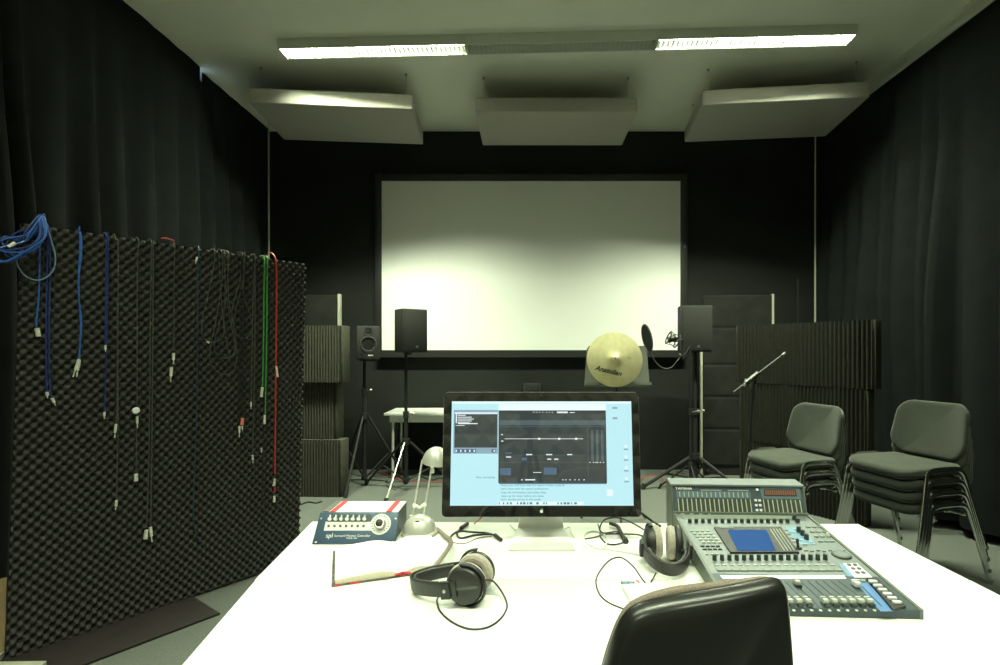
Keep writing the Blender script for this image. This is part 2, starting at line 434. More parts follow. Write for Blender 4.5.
baffle('grey padded baffle hanging from the ceiling above the middle of the projection screen', .235, 5.06, 3.50, 1.46, .77, 0)
baffle('grey padded baffle hanging from the ceiling beside the left curtain', -1.775, 4.96, 3.50, 1.40, .80, 5)
baffle('grey padded baffle hanging from the ceiling beside the right curtain', 2.235, 4.88, 3.50, 1.38, .82, -6)

# ---------- projection screen ----------
s = thing('projection_screen', 'large blank white projection screen in a black frame on the back wall', 'projection screen', (.012, 5.88, 2.31))
MB().box((0, -.03, 0), (3.36, .012, 1.90)).build('screen_cloth', 'screen', s)
mb = MB()
for sx in (-1, 1): mb.box((sx*1.715, -.03, 0), (.075, .05, 2.06), bev=.004)
mb.box((0, -.03, .985), (3.36, .05, .07)); mb.box((0, -.03, -.99), (3.36, .05, .08))
mb.build('screen_frame', 'black', s)

# wall socket box
p = at(532, 387.5, 5.9)
s = thing('socket_box', 'dark socket box on the back wall just above the computer monitor', 'socket', (p.x, 5.92, p.z))
MB().box((0, -.03, 0), (.20, .05, .10), bev=.006).build('box_body', 'cabinet', s)
for k in (-1, 1): MB().lathe([(0, 0), (.028, 0), (.028, .004), (.022, .004), (.020, -.002), (0, -.002)][1:], n=16, m=Mt(k*.045, -.056, 0) @ Mr(90, 'X')).build('socket', 'black', s)

# ================= FOAM SCREEN (gobo) WITH CABLES =================
B0 = Vector((-2.28, 2.26)); DR = Vector((.594, .805)); NR = Vector((.805, -.594)); SH = .026
def gp(s, z, off): return Vector((B0.x+DR.x*(s+SH*z)+NR.x*off, B0.y+DR.y*(s+SH*z)+NR.y*off, z))
def gpx(px, py, off=.024):
    k = (px-CX)/F; b = B0+NR*off
    s_ = (b.y*k-b.x)/(DR.x-DR.y*k); Y = b.y+DR.y*s_
    return Vector((b.x+DR.x*s_, Y, CAMZ-(py-CY)*Y/F))
GL, GH = 1.335, .047*40.75
g = thing('foam_screen', 'tall freestanding screen covered in black egg-crate foam, hung with cables', 'acoustic screen', (B0.x+DR.x*GL/2, B0.y+DR.y*GL/2, 0))
off = g.location
pu, pv = GL/31, .047
def crate(z0, z1, nm):
    nu = 31*10; nv = int(round((z1-z0)/pv*10))
    def fn(u, v):
        s_ = u*GL; z = z0+(z1-z0)*v
        h = .5*math.cos(2*PI*s_/pu)*math.cos(2*PI*z/pv)
        h = h if h > 0 else h*1.35
        return gp(s_, z, .004+.026*h)
    def bk(u, v): return gp(u*GL, z0+(z1-z0)*v, -.03)
    mb = MB(); mb.grid(nu, nv, fn); 
    # plain sides and back
    for (a_, b_) in (((0, z0), (GL, z0)), ((0, z1), (GL, z1)), ((0, z0), (0, z1)), ((GL, z0), (GL, z1))):
        q = [gp(a_[0], a_[1], 0), gp(b_[0], b_[1], 0), gp(b_[0], b_[1], -.028), gp(a_[0], a_[1], -.028)]
        mb.bm.faces.new([mb.bm.verts.new(x) for x in q])
    me = mb.build(nm, 'foam', g, off=off, ang=180)
crate(pv*.25, pv*20.25, 'foam_sheet'); crate(pv*20.25, GH, 'foam_sheet')
mb = MB()
def plank(mb, s0, s1, z0, z1, o0, o1):
    c = [gp(s_, z, o) for o in (o0, o1) for s_, z in ((s0, z0), (s1, z0), (s1, z1), (s0, z1))]
    v = [mb.bm.verts.new(x) for x in c]
    for f in ((3, 2, 1, 0), (4, 5, 6, 7), (0, 1, 5, 4), (1, 2, 6, 5), (2, 3, 7, 6), (3, 0, 4, 7)): mb.bm.faces.new([v[i] for i in f])
plank(mb, .004, GL, .02, GH+.004, -.036, -.029)
mb.build('backing_board', 'palewood', g, off=off, smooth=False)
mb = MB()
for s0 in (.09, GL-.045): plank(mb, s0, s0+.045, 0, GH, -.08, -.037)
plank(mb, .135, GL-.05, 0, .05, -.08, -.037); plank(mb, .135, GL-.05, GH-.05, GH, -.08, -.037)
mb.build('wooden_frame', 'wood', g, off=off, smooth=False)
for s0, hf, of in ((-.022, .36, -.02), (GL+.001, .15, .0)):
    mb = MB(); q = [gp(s0, 0, of), gp(s0, hf, of), gp(s0, .03, -.30), gp(s0, 0, -.32)]
    d = DR*.02; v = [mb.bm.verts.new(x) for x in q]+[mb.bm.verts.new(x+Vector((d.x, d.y, 0))) for x in q]
    for f in ((0, 1, 2, 3), (7, 6, 5, 4), (0, 4, 5, 1), (1, 5, 6, 2), (2, 6, 7, 3), (3, 7, 4, 0)): mb.bm.faces.new([v[i] for i in f])
    mb.build('foot', 'wood', g, off=off, smooth=False)
# front toe piece at the near bottom corner
mb = MB(); mb.prism([(-2.34, 2.08), (-2.03, 2.11), (-2.05, 2.205), (-2.27, 2.20), (-2.33, 2.36)], .014, .036); mb.build('foot', 'palewood', g, off=off, smooth=False)

# dark brown board on the floor
e0 = Vector((-1.86, 2.854)); e1 = Vector((-1.586, 2.66)); dv = -DR
mb = MB(); Lb = 1.12
poly = [e0, e1, e1+dv*Lb, e0+dv*Lb]
mb.prism([(p.x, p.y) for p in poly][::-1], .0, .012, bev=.003)
tag(mb.build('floor_board', 'brown'), 'dark brown board lying flat on the carpet at the foot of the foam screen', 'board')

# --- cables hung over the foam screen ---
GTOP = GH
def over(px):   # start points: behind the top edge and over it
    a_ = gpx(px, 0, .0); s_ = (Vector((a_.x, a_.y))-B0).dot(DR)-SH*GTOP
    return [gp(s_, GTOP-.05, -.054), gp(s_, GTOP+.008, -.035), gp(s_, GTOP+.012, -.005), gp(s_, GTOP-.015, .022)]
def plug(parent, p, d, L, r, material='nickel', name='plug', tip=True, loc=None):
    d = Vector(d).normalized(); p = Vector(p)
    mb = MB(); mb.cyl(p, p+d*L*.62, r, r*.95, n=10); 
    if tip: mb.cyl(p+d*L*.62, p+d*L, r*.45, r*.4, n=8)
    else: mb.cyl(p+d*L*.62, p+d*L, r*1.05, r*1.05, n=10)
    return mb.build(name, material, parent, off=loc)
def cable(label, px0, pts, material, r=.0032, ends=(), extra=(), cat='cable', n=6, pieces=()):
    P = over(px0)+[gpx(x, y) for x, y in pts]
    t = thing('audio_cable', label, cat, P[2])
    MB().tube(P, r, n=n, sub=5).build('cord', material, t, off=t.location)
    for pc in pieces: MB().tube([gpx(x, y) for x, y in pc], r, n=n, sub=5).build('cord', material, t, off=t.location)
    for (x, y, x2, y2, rr, mt, tp) in ends:
        a_ = gpx(x, y, .026); b_ = gpx(x2, y2, .026)
        plug(t, a_, b_-a_, (b_-a_).length, rr, mt, tip=tp, loc=t.location)
    return t
NK = 'nickel'
# coiled blue hank at the near top corner
P0 = over(45)
hank = thing('coiled_cable', 'bright blue cable coiled and slung over the near top corner of the foam screen', 'cable', P0[2])
rnd = random.Random(5)
for k in range(9):
    x0 = 37+rnd.uniform(-3, 9); ex = rnd.uniform(-6, 14); ey = rnd.uniform(244, 258)
    o1 = .03+.01*k/3
    loop = [gpx(x0, 218+rnd.uniform(-3, 2), .01), gpx(x0-6-k, 232+rnd.uniform(-4, 4), o1), gpx(x0-18, 240+rnd.uniform(-8, 3), o1), gpx(ex, ey-8, o1), gpx(ex-3, ey, o1+.01),
            gpx(ex+10, ey+4, o1+.015), gpx(x0-9, 250+rnd.uniform(-4, 4), o1+.02), gpx(x0+3, 236, o1+.015), gpx(x0+3, 222, .03), gpx(x0+2, 217, -.01)]
    MB().tube(loop, .0036, n=6, sub=5, closed=True).build('coil', 'blue' if k % 3 else 'navy', hank, off=hank.location)
MB().tube([gpx(45, 219, .03), gpx(50, 236, .035), gpx(55.5, 258, .035), gpx(52, 272, .035), gpx(40, 280, .035), gpx(27, 277, .035), gpx(19, 268, .035), gpx(16, 259, .035)], .0028, n=6).build('loose_loop', 'lightblue', hank, off=hank.location)
a_, b_ = gpx(8, 247, .06), gpx(15, 243, .06); plug(hank, a_, b_-a_, (b_-a_).length, .008, 'nickel', tip=False, loc=hank.location)
cable('bright blue cable hanging straight with a silver barrel plug, nearest the coiled hank', 39.5, [(40, 235), (39.5, 270), (38.5, 300), (36.5, 318), (36.5, 327)], 'blue', ends=[(37, 328, 38.5, 336.5, .009, NK, False)])
cable('dark blue cable pair ending in small plugs, behind the coiled hank', 47, [(47.5, 250), (46.5, 300), (46, 350), (47, 392)], 'navy', ends=[(47, 392, 47.5, 398, .006, NK, True), (52, 398, 55.5, 405.5, .006, NK, True)], pieces=[[(50, 228), (50, 270), (49, 340), (50, 388), (52, 398)]])
cable('wavy blue cable ending in two long bright silver plugs', 79, [(81, 236), (81.5, 252), (79, 275), (79, 300), (81.5, 320), (80, 345), (79, 359)], 'blue', ends=[(79, 359, 73, 377, .006, NK, True), (79.5, 360, 76.5, 377, .006, NK, True)], pieces=[[(79, 226), (80, 245), (78.5, 285), (80.5, 325), (79, 360)]])
cable('dark blue cable pair with a small plug at mid height and one lower down', 105, [(106, 260), (105.5, 320), (105.5, 345)], 'navy', ends=[(105.5, 345, 105.5, 352, .005, NK, True), (104.5, 412, 104.3, 419, .005, NK, True)], pieces=[[(107.5, 232), (108, 250), (107, 330), (105.5, 380), (104.5, 412)]])
cable('thin black cable with one silver plug above another, third strand group from the near end', 114.5, [(118, 245), (118, 300), (117, 400), (116, 424)], 'gcable', r=.0026, ends=[(116, 424, 114.5, 438, .006, NK, True), (116.5, 500, 115.5, 510, .006, NK, True)], pieces=[[(117, 300), (118, 410), (117, 470), (116.5, 500)]])
c = cable('black cable carrying a round white tag and two plugs', 137, [(137.5, 260), (137, 320), (137, 400)], 'gcable', r=.0026, ends=[(137, 416, 137.5, 428, .006, NK, True), (136, 474, 136, 481, .009, NK, False)], pieces=[[(137, 400), (136.5, 440), (136, 474)]])
MB().lathe([(0, -.006), (.014, -.005), (.017, 0), (.014, .005), (0, .006)], n=14, m=Matrix.Translation(gpx(136, 410.5, .04)) @ Mr(36, 'Z') @ Mr(80, 'X')).build('tag', 'whitep', c, off=c.location)
cable('long black cable pair reaching low on the foam, ending in two silver plugs', 150, [(151, 270), (150, 350), (149, 450), (146.5, 528)], 'gcable', ends=[(146.5, 530, 145.5, 539, .009, NK, False), (150.5, 527, 152, 542, .007, NK, True)], pieces=[[(153, 240), (153, 300), (152, 420), (150.5, 527)]])
cable('short thin black cable with two silver plugs, under the red strip', 173, [(174, 280), (174, 330), (173.5, 352)], 'gcable', r=.0024, ends=[(173.5, 353, 173.5, 364, .007, NK, True), (171.5, 367, 170.5, 382, .007, NK, True)])
# red strip on top edge
t = MB(); t.tube([gpx(161, 239, .0)+Vector((0, 0, .004)), gpx(167, 239.5, .0)+Vector((0, 0, .006)), gpx(174, 242, .0)+Vector((0, 0, .004))], .005, n=6, flat=(.012, .003)); tag(t.build('cable_tie', 'redcable'), 'red strap lying on the top edge of the foam screen', 'strap')
cable('long dark teal cable hanging almost to the bottom of the foam', 197, [(197.5, 280), (197, 400), (194, 480), (193.5, 520), (197, 536), (200, 541)], 'teal', r=.0036, ends=[(197, 257, 195.5, 264, .005, NK, True)])
cable('thin black cable making a shallow narrow loop, first of the tangled loops', 213, [(213, 270), (207, 300), (202, 322), (203, 337), (212, 342), (220, 340), (224, 332), (222, 310), (220, 280), (219, 252)], 'gcable', r=.0024, ends=[(209, 343, 206.5, 341, .006, NK, True)])
cable('thin black cable whose deepest loop hangs below the other tangled loops', 220, [(222, 280), (216, 320), (210, 350), (212, 366), (222, 374), (232, 372), (236.5, 360), (236, 345), (231, 325), (226, 290), (223, 252)], 'gcable', r=.0024)
cable('thin black cable in the middle of the tangled loops', 223, [(225, 290), (224, 320), (228, 350), (231, 357), (236, 345), (233, 320), (229, 300), (227, 252)], 'gcable', r=.0024)
cable('thin black cable looping wide across the tangle to its right side', 227, [(228, 270), (226, 300), (219, 325), (214, 345), (218, 355), (226, 358), (235, 352), (232, 325), (233, 305), (240, 280), (242, 252)], 'gcable', r=.0024)
cable('thin black cable curling out to the right of the tangled loops', 241, [(243, 280), (236, 310), (234, 325), (238, 336), (246, 338), (252, 330), (251, 318), (245, 300), (243, 285), (245, 254)], 'gcable', r=.0024)
cable('black cable ending in a coral pink plug', 243, [(243.5, 300), (243, 360), (243, 418)], 'bcable', r=.0034, ends=[(242.5, 418, 241.8, 425, .009, 'pink', False), (242, 426, 242.5, 431, .005, NK, True)])
cable('black cable with a silver plug just below the coral plug', 239.5, [(240.5, 300), (240, 400), (239.5, 425)], 'bcable', ends=[(239.3, 426, 239.3, 437, .006, NK, True)])
cable('black cable hanging left of the green ones with a small low plug', 253, [(253, 300), (252, 360), (251, 402)], 'gcable', ends=[(251, 402, 251, 409, .005, NK, True), (252.5, 455, 253, 463, .006, NK, True)], pieces=[[(255, 256), (255, 330), (254, 400), (252.5, 455)]])
cable('green cable ending in a silver plug, the left and shorter of the green two', 262.5, [(264, 290), (263.5, 340), (262.5, 386)], 'green', r=.0042, ends=[(262.3, 387, 261.3, 397, .008, NK, False)])
cable('green cable ending in a silver plug, the right and longer of the green two', 265.5, [(267, 290), (266.5, 350), (265, 414)], 'green', r=.0042, ends=[(264.7, 415, 264.3, 424, .007, NK, False)])
cable('very thin black cable trailing below the green cables', 263.8, [(264.6, 320), (264.6, 420), (263, 470), (264, 520)], 'bcable', r=.0022, ends=[(261.5, 448, 261.5, 453, .004, NK, True)])
P = [gpx(268, 254, -.02)+Vector((0, 0, .005)), gpx(272, 255, .0)+Vector((0, 0, .010)), gpx(275.5, 259, .022), gpx(276.5, 275), gpx(276.3, 330), gpx(275.5, 400), gpx(274.8, 474)]
t = thing('audio_cable', 'long red cable hanging down the foam screen', 'cable', P[1])
MB().tube(P, .0046, n=8).build('cord', 'redcable', t, off=t.location)
for (x, y, x2, y2, rr, mt) in ((274.5, 479, 273.8, 486, .008, NK), (275, 487, 274.6, 492, .005, 'redcable'), (274.3, 496, 274, 502, .007, NK), (276.4, 366, 277.5, 377, .006, NK)):
    a_ = gpx(x, y, .028); b_ = gpx(x2, y2, .028); plug(t, a_, b_-a_, (b_-a_).length, rr, mt, tip=False, loc=t.location)

# ================= RIBBED FOAM BLOCKS =================
def ribblock(label, p0, p1, z0, z1, th, nrib, group=None, tilt=0.0, endm='ribedge', rm='ribfoam'):
    """upright block from p0 to p1 (2D, left to right as seen from the front); ribs face the viewer"""
    p0, p1 = Vector(p0), Vector(p1); d = (p1-p0); L = d.length; d /= L; n = Vector((d.y, -d.x))
    t = thing('ribbed_foam_block', label, 'acoustic foam', (*( (p0+p1)/2 - n*th/2), z0), group=group)
    t.rotation_euler = (0, 0, math.atan2(d.y, d.x))
    nu = nrib*6
    h = z1-z0-.004
    def fn(u, v):
        x = -L/2+.02+(L-.04)*u; w = .5+.5*math.cos(2*PI*u*nrib)
        return Vector((x, -th/2+.004-.016*(w**.6), h*v+tilt*x))
    mb = MB(); mb.grid(nu, 2, fn); mb.build('ribbed_face', rm, t, ang=180)
    mb = MB()
    mb.prism([(-L/2+.021, -th/2+.006), (L/2-.021, -th/2+.006), (L/2-.021, th/2), (-L/2+.021, th/2)], 0, h)
    mb.build('foam_core', rm, t, smooth=False)
    for sx in (-1, 1):
        MB().box((sx*(L/2-.0105), 0, h/2), (.021, th, h), bev=.004).build('end_strip', endm, t)
    if tilt:
        pass
    return t
RL0, RL1 = (1.945, 4.84), (2.585, 3.92)
zz = [0, .53, 1.06, 1.59]
for k, (dx, lab) in enumerate(((0.0, 'ribbed olive-grey foam block on the floor behind the left chair stack, lowest of three'),
                              (.0, 'ribbed olive-grey foam block behind the left chair stack, middle of three'),
                              (-.01, 'wide ribbed olive-grey foam block under the right cord, topmost of three'))):
    q0 = Vector(RL0); q1 = Vector(RL1); d = (q1-q0).normalized()
    a0 = q0-d*(.03 if k == 2 else -.005); a1 = q1+d*(.02 if k == 2 else -.03 if k == 1 else -.05)
    ribblock(lab, a0, a1, zz[k], zz[k+1], .10, 34, 'ribbed foam blocks stacked at the right', endm='ribedge_shaded', rm='ribfoam_shaded')
for k, (x1, lab) in enumerate(((-1.735, 'ribbed grey foam block on the floor beside the left speaker stand, lowest of its stack'),
                              (-1.80, 'darker ribbed grey foam block set back in the middle of the left stack'),
                              (-1.725, 'ribbed grey foam block on top of the left stack, level with the small speaker'))):
    y = 4.80 + (.05 if k == 1 else 0)
    ribblock(lab, (x1-1.0, y+.05), (x1, y), zz[k]-(0 if k else 0), zz[k+1], .16, 36, 'ribbed foam blocks stacked at the left')

# taller dark panels behind
def felt_panel(label, x0, x1, y0, y1, z1, seams, edge='palewood', lean=0.0):
    t = thing('felt_panel', label, 'acoustic panel', ((x0+x1)/2, (y0+y1)/2, 0), math.degrees(math.atan2(y1-y0, x1-x0)))
    L = math.hypot(x1-x0, y1-y0)
    def fn(u, v):
        z = .12+(z1-.14)*v; sm = sum(math.exp(-((z-s_)/.012)**2) for s_ in seams)
        return Vector((-L/2+.03+(L-.06)*u, -.034+.010*sm-.006*math.sin(u*7+z*3)*(.4+math.cos(z*9)*.3)+lean*z, z))
    MB().grid(24, 150, fn, thick=(0, .016, 0)).build('felt', 'blanket', t, ang=80)
    sh = Matrix.Identity(4); sh[1][2] = lean
    MB().box((0, 0, z1/2), (L-.045, .03, z1-.02)).build('board', 'black', t, m=sh)
    for sx in (-1, 1):
        hz = z1 if sx > 0 else min(z1, 1.40)
        MB().box((sx*(L/2-.011), 0, hz/2), (.022, .05, hz)).build('frame_edge', edge, t, m=sh)
    return t
felt_panel('tall dark felt panel with horizontal folds against the back wall, right of the screen', 1.865, 2.63, 5.70, 5.62, 1.965, [.5, .85, 1.2, 1.6])
felt_panel('tall dark panel behind the left stack of ribbed foam, pale far edge', -2.75, -1.90, 5.22, 5.22, 1.92, [.6, 1.58])

# ================= BACK TABLE =================
t = thing('side_table', 'small white table against the back wall behind the left speaker stands', 'table', (-.80, 5.62, 0))
MB().box((0, 0, .695), (1.42, .50, .026), bev=.003).build('tabletop', 'white', t)
mb = MB(); mb.box((0, -.20, .645), (1.32, .02, .075)).box((0, .20, .645), (1.32, .02, .075)); 
for sx in (-1, 1): mb.box((sx*.65, 0, .645), (.02, .38, .075))
mb.build('apron', 'white', t)
for sx in (-1, 1):
    for sy in (-1, 1): MB().cyl((sx*.635, sy*.175, 0), (sx*.635, sy*.175, .682), .014, n=12).build('leg', 'alu', t)

# ================= STANDS AND SPEAKERS =================
def stand(name, label, loc, h, zc, Rf, azs, hubz=.10, pr=.018, cat='speaker stand', legr=.013, shiny=None):
    t = thing(name, label, cat, loc)
    MB().cyl((0, 0, hubz-.04), (0, 0, max(zc+.25, h*.55)), pr*1.15, n=14).build('lower_pole', 'blackmetal', t)
    MB().cyl((0, 0, max(zc+.2, h*.5)), (0, 0, h), pr*.85, n=14).build('upper_pole', 'blackmetal', t)
    MB().cyl((0, 0, zc-.03), (0, 0, zc+.03), pr*2.0, n=16).build('collar', 'black', t)
    MB().cyl((0, 0, hubz-.025), (0, 0, hubz+.02), pr*1.7, n=14).build('hub', 'black', t)
    zk = max(zc+.25, h*.55)
    MB().cyl((0, 0, zk-.03), (0, 0, zk+.03), pr*1.6, n=14).build('clutch', 'black', t)
    MB().cyl((pr, -.01, zk), (pr+.05, -.02, zk+.01), .006, .006, n=8).lathe([(0, -.012), (.014, -.01), (.014, .01), (0, .012)], n=10, m=Mt(pr+.055, -.02, zk+.01) @ Mr(90, 'Y')).build('knob', 'steel', t)
    for i, az in enumerate(azs):
        c_, s_ = math.cos(R(az)), math.sin(R(az))
        lm = 'steel' if shiny == i else 'blackmetal'
        lg = MB().cyl((c_*pr*2.1, s_*pr*2.1, zc-.005), (c_*Rf, s_*Rf, .02), legr*(.75 if shiny == i else 1), n=8).build('leg', lm, t)
        MB().cyl((c_*(Rf-.02), s_*(Rf-.02), .05), (c_*(Rf+.005), s_*(Rf+.005), .0), legr*1.5, n=10).build('rubber_foot', 'rubber', lg)
        k = .55; mp = (c_*(pr*2+(Rf-pr*2)*k), s_*(pr*2+(Rf-pr*2)*k), zc+(.02-zc)*k)
        MB().cyl((c_*pr*1.4, s_*pr*1.4, hubz), mp, legr*.7, n=6).build('brace', 'blackmetal', t)
    return t
S1 = at(364.5, 351, 5.20); S1.z = 0
stand('speaker_stand', 'black tripod stand under the small studio speaker at the left', S1, 1.27, .70, .42, (-96, 20, 146))
S2 = at(406, 351, 5.05); S2.z = 0
stand('speaker_stand', 'black tripod stand with one shiny leg, in front of the small white table', S2, 1.335, .47, .48, (-98, 18, 158), shiny=0)
S3 = at(695, 351, 5.2); S3.z = 0
stand('speaker_stand', 'black tripod stand under the loudspeaker at the right', S3, 1.352, .30, .56, (192, -50, 60), hubz=.08, pr=.022, legr=.017)

def pa(label, loc, rz, w=.30, h=.44, d=.26):
    t = thing('loudspeaker', label, 'loudspeaker', loc, rz)
    poly = [(-w/2, -d/2), (w/2, -d/2), (w/2, d*.2), (w*.32, d/2), (-w*.32, d/2), (-w/2, d*.2)]
    MB().prism(poly, 0, h, bev=.008).build('cabinet', 'cabinet', t)
    MB().box((0, -d/2-.004, h/2), (w*.90, .012, h*.93), bev=.004).build('grille', 'grille', t)
    MB().box((w*.06, -d/2-.0105, .055), (.026, .003, .026), bev=.001).build('badge', 'steel', t)
    MB().cyl((0, 0, -.02), (0, 0, .012), .026, n=14).build('pole_socket', 'black', t)
    return t
pa('black loudspeaker on a tripod stand in front of the left edge of the projection screen', (S2.x+.03, S2.y, CAMZ-1.5*S2.y/F), 38, w=.25, h=.415, d=.27)
pa('black loudspeaker on a tripod stand at the lower right corner of the projection screen', (S3.x-.012, S3.y, CAMZ-1*S3.y/F), -6, w=.30, h=.455)
# studio monitor
z0 = CAMZ-8.5*S1.y/F
t = thing('studio_speaker', 'small black studio speaker with a round cone beside the left foam stack', 'loudspeaker', (S1.x+.035, S1.y, z0), 19)
MB().box((0, 0, .165), (.215, .25, .33), bev=.008).build('cabinet', 'cabinet', t)
mw = Mt(0, -.126, .165) @ Mr(90, 'X')
MB().lathe([(.078, 0), (.078, .006), (.066, .008), (.060, .002), (.028, -.022), (.024, -.012), (0, -.006)], n=32, m=Mt(0, -.125, .15) @ Mr(90, 'X')).build('woofer', 'grille', t)
MB().lathe([(.080, -.001), (.080, .005), (.070, .007), (.070, -.001)], n=32, m=Mt(0, -.125, .15) @ Mr(90, 'X')).build('woofer_ring', 'steel', t)
MB().lathe([(.040, 0), (.040, .003), (.016, -.004), (.012, .003), (0, .005)], n=20, m=Mt(0, -.125, .275) @ Mr(90, 'X')).build('tweeter', 'black', t)
MB().lathe([(.022, 0), (.022, .004), (.017, .004), (.014, -.01), (0, -.01)], n=16, m=Mt(-.065, -.125, .042) @ Mr(90, 'X')).build('bass_port', 'black', t)
MB().box((.02, -.127, .043), (.045, .003, .010)).build('badge', 'alu', t)
MB().box((0, 0, -.008), (.18, .2, .014)).build('base_plate', 'blackmetal', t)

# ---- microphone stand with pop filter ----
S4 = at(690.5, 351, 4.95); S4.z = 0
t = stand('microphone_stand', 'black tripod microphone stand in front of the right loudspeaker', S4, 1.40, .26, .30, (150, 270, 30), hubz=.10, pr=.012, cat='microphone stand', legr=.008)
tp = at(683, 347, 4.93)
p = lambda x, y, Y=4.93: at(x, y, Y)-S4
MB().cyl(p(690.5, 346, 4.95), p(683, 357), .008, n=8).cyl(p(684, 338), p(683, 359), .010, n=8).build('arm', 'blackmetal', t)
MB().box(p(681, 354.5), (.035, .03, .025), bev=.004).build('clamp', 'chrome', t)
pc = at(672, 341.5, 4.90)
mic = thing('microphone', 'large microphone in a spider shock mount beside the right loudspeaker', 'microphone', pc)
MB().cyl((-.035, 0, .015), (.035, 0, .035), .030, n=16).build('microphone_body', 'black', mic)
for sx in (-.045, .045): MB().tube([(sx, .062*math.cos(q*PI/6), .02+.062*math.sin(q*PI/6)) for q in range(12)], .006, n=6, sub=2, closed=True, m=Mr(25, 'Y')).build('shock_mount_ring', 'black', mic)
mb = MB()
for q in range(8):
    a1 = q*PI/4; mb.cyl((-.045, .062*math.cos(a1), .02+.062*math.sin(a1)), (.045, .062*math.cos(a1+.8), .02+.062*math.sin(a1+.8)), .003, n=5, m=Mr(25, 'Y'))
mb.build('shock_mount_band', 'rubber', mic)
MB().cyl((.04, 0, .0), tuple(at(684, 339, 4.93)-pc), .007, n=8).build('shock_mount_arm', 'blackmetal', mic)
pf_c = at(647, 338, 4.85)
pf = thing('pop_filter', 'round black pop filter on a curved gooseneck, seen nearly edge-on', 'pop filter', pf_c)
mpf = Mr(-12, 'Y') @ Mr(-84, 'Z') @ Mr(90, 'X')
MB().tube([(.128*math.cos(q*PI/10), .128*math.sin(q*PI/10), 0) for q in range(20)], .007, n=6, sub=2, closed=True).build('hoop', 'black', pf, m=mpf)
MB().cyl((0, 0, -.002), (0, 0, .002), .125, n=32).build('mesh_screen', 'grille', pf, m=mpf)
gq = [(651, 351, 4.86), (655, 361, 4.87), (663, 368, 4.89), (671, 367.5, 4.91), (677, 361, 4.92), (681, 356, 4.93)]
MB().tube([at(*q)-pf_c for q in gq], .0035, n=8).build('gooseneck', 'darkgrey', pf)

# ---- boom stand right ----
b0 = at(747.2, 476, 3.95); b1 = at(753.5, 383, 3.95); sl = (b0-b1)/(b0.z-b1.z); base = b1-sl*b1.z
t = thing('boom_stand', 'black microphone boom stand with a bare angled boom, before the right foam blocks', 'microphone stand', base)
MB().cyl((0, 0, .12), b1-base, .011, n=12).build('pole', 'blackmetal', t)
MB().cyl(at(752, 389, 3.95)-base, at(754.5, 377, 3.95)-base, .017, n=12).build('clutch', 'black', t)
MB().cyl(at(733.5, 392.5, 3.85)-base, at(783.5, 354.3, 4.02)-base, .0085, n=10).build('boom', 'blackmetal', t)
MB().cyl(at(782, 355.5, 4.01)-base, at(785, 353.2, 4.02)-base, .012, n=10).build('thread_adapter', 'darkgrey', t)
MB().cyl(at(745, 383.5, 3.89)-base, at(757.5, 373.5, 3.93)-base, .019, n=10).build('boom_clamp', 'black', t)
MB().cyl(at(746, 379, 3.9)-base, at(744.5, 386, 3.88)-base, .009, n=8).build('knob', 'steel', t)
for az in (100, 215, 330):
    lg = MB().cyl((0, 0, .22), (.32*math.cos(R(az)), .32*math.sin(R(az)), .012), .008, n=8).build('leg', 'blackmetal', t)
    MB().cyl((.30*math.cos(R(az)), .30*math.sin(R(az)), .024), (.34*math.cos(R(az)), .34*math.sin(R(az)), .008), .012, n=8).build('rubber_foot', 'rubber', lg)
# thin rod in far corner
q = at(798, 280, 5.5)
tag(MB().cyl((q.x, 5.5, 0), (q.x, 5.5, q.z), .006, n=8).lathe([(0, -.01), (.009, -.008), (.009, .008), (0, .01)], n=8, m=Mt(q.x, 5.5, q.z)).cyl((q.x, 5.5, 0), (q.x, 5.5, .02), .10, n=20).build('thin_pole', 'blackmetal'), 'thin dark upright pole in the far right corner behind the foam blocks', 'pole')

# ---- music stand + cymbal ----
MSY = 4.0
ms = at(617, 351, MSY); ms.z = 0
t = thing('music_stand', 'grey sheet-steel music stand holding a cymbal behind the monitor', 'music stand', ms)
MP = Mt(0, 0, 1.075) @ Mr(-14, 'X')
MB().prism([(-.252, 0), (.252, 0), (.245, .30), (.225, .325), (-.205, .325), (-.225, .30)], -.002, .002, m=MP @ Mr(90, 'X')).build('desk_plate', 'mstand', t)
MB().box((0, -.035, .004), (.50, .075, .004), m=MP).box((0, -.072, .012), (.50, .003, .018), m=MP).build('ledge', 'mstand', t)
MB().cyl((0, .03, 1.16), (0, .03, .62), .009, n=10).cyl((0, .03, .12), (0, .03, .66), .013, n=10).build('pole', 'blackmetal', t)
for az in (-90, 30, 150): MB().cyl((0, .03, .30), (.30*math.cos(R(az)), .03+.30*math.sin(R(az)), .01), .009, n=8).build('leg', 'blackmetal', t)
cy = at(615, 359, MSY-.06)
cym = thing('cymbal', 'round golden bronze cymbal with black script leaning on the music stand', 'cymbal', cy)
rc = .212
CM = Mr(-12, 'X') @ Mr(90, 'X')
MB().lathe([(.006, .022), (.018, .021), (.032, .012), (.040, .006), (.075, .003), (.13, -.002), (.18, -.007), (rc, -.013), (rc, -.0145), (.13, -.0035), (.04, .0045), (.03, .0105), (.016, .0195), (.006, .0205)], n=72).build('bronze_plate', 'cymbal', cym, m=CM)
MB().cyl((0, 0, .0145), (0, 0, .0225), .0065, n=12).build('centre_hole', 'ink', cym, m=CM)
text('maker_script', 'Anatolian', .052, 'ink', cym, CM @ Mt(-.055, -.092, .0045) @ Mr(-14, 'Z') @ Mr(0, 'X'), shear=.35, bold=.0016)
text('maker_mark', '~Ty', .022, 'ink', cym, CM @ Mt(.10, .008, .0038) @ Mr(-8, 'Z'), shear=.3)

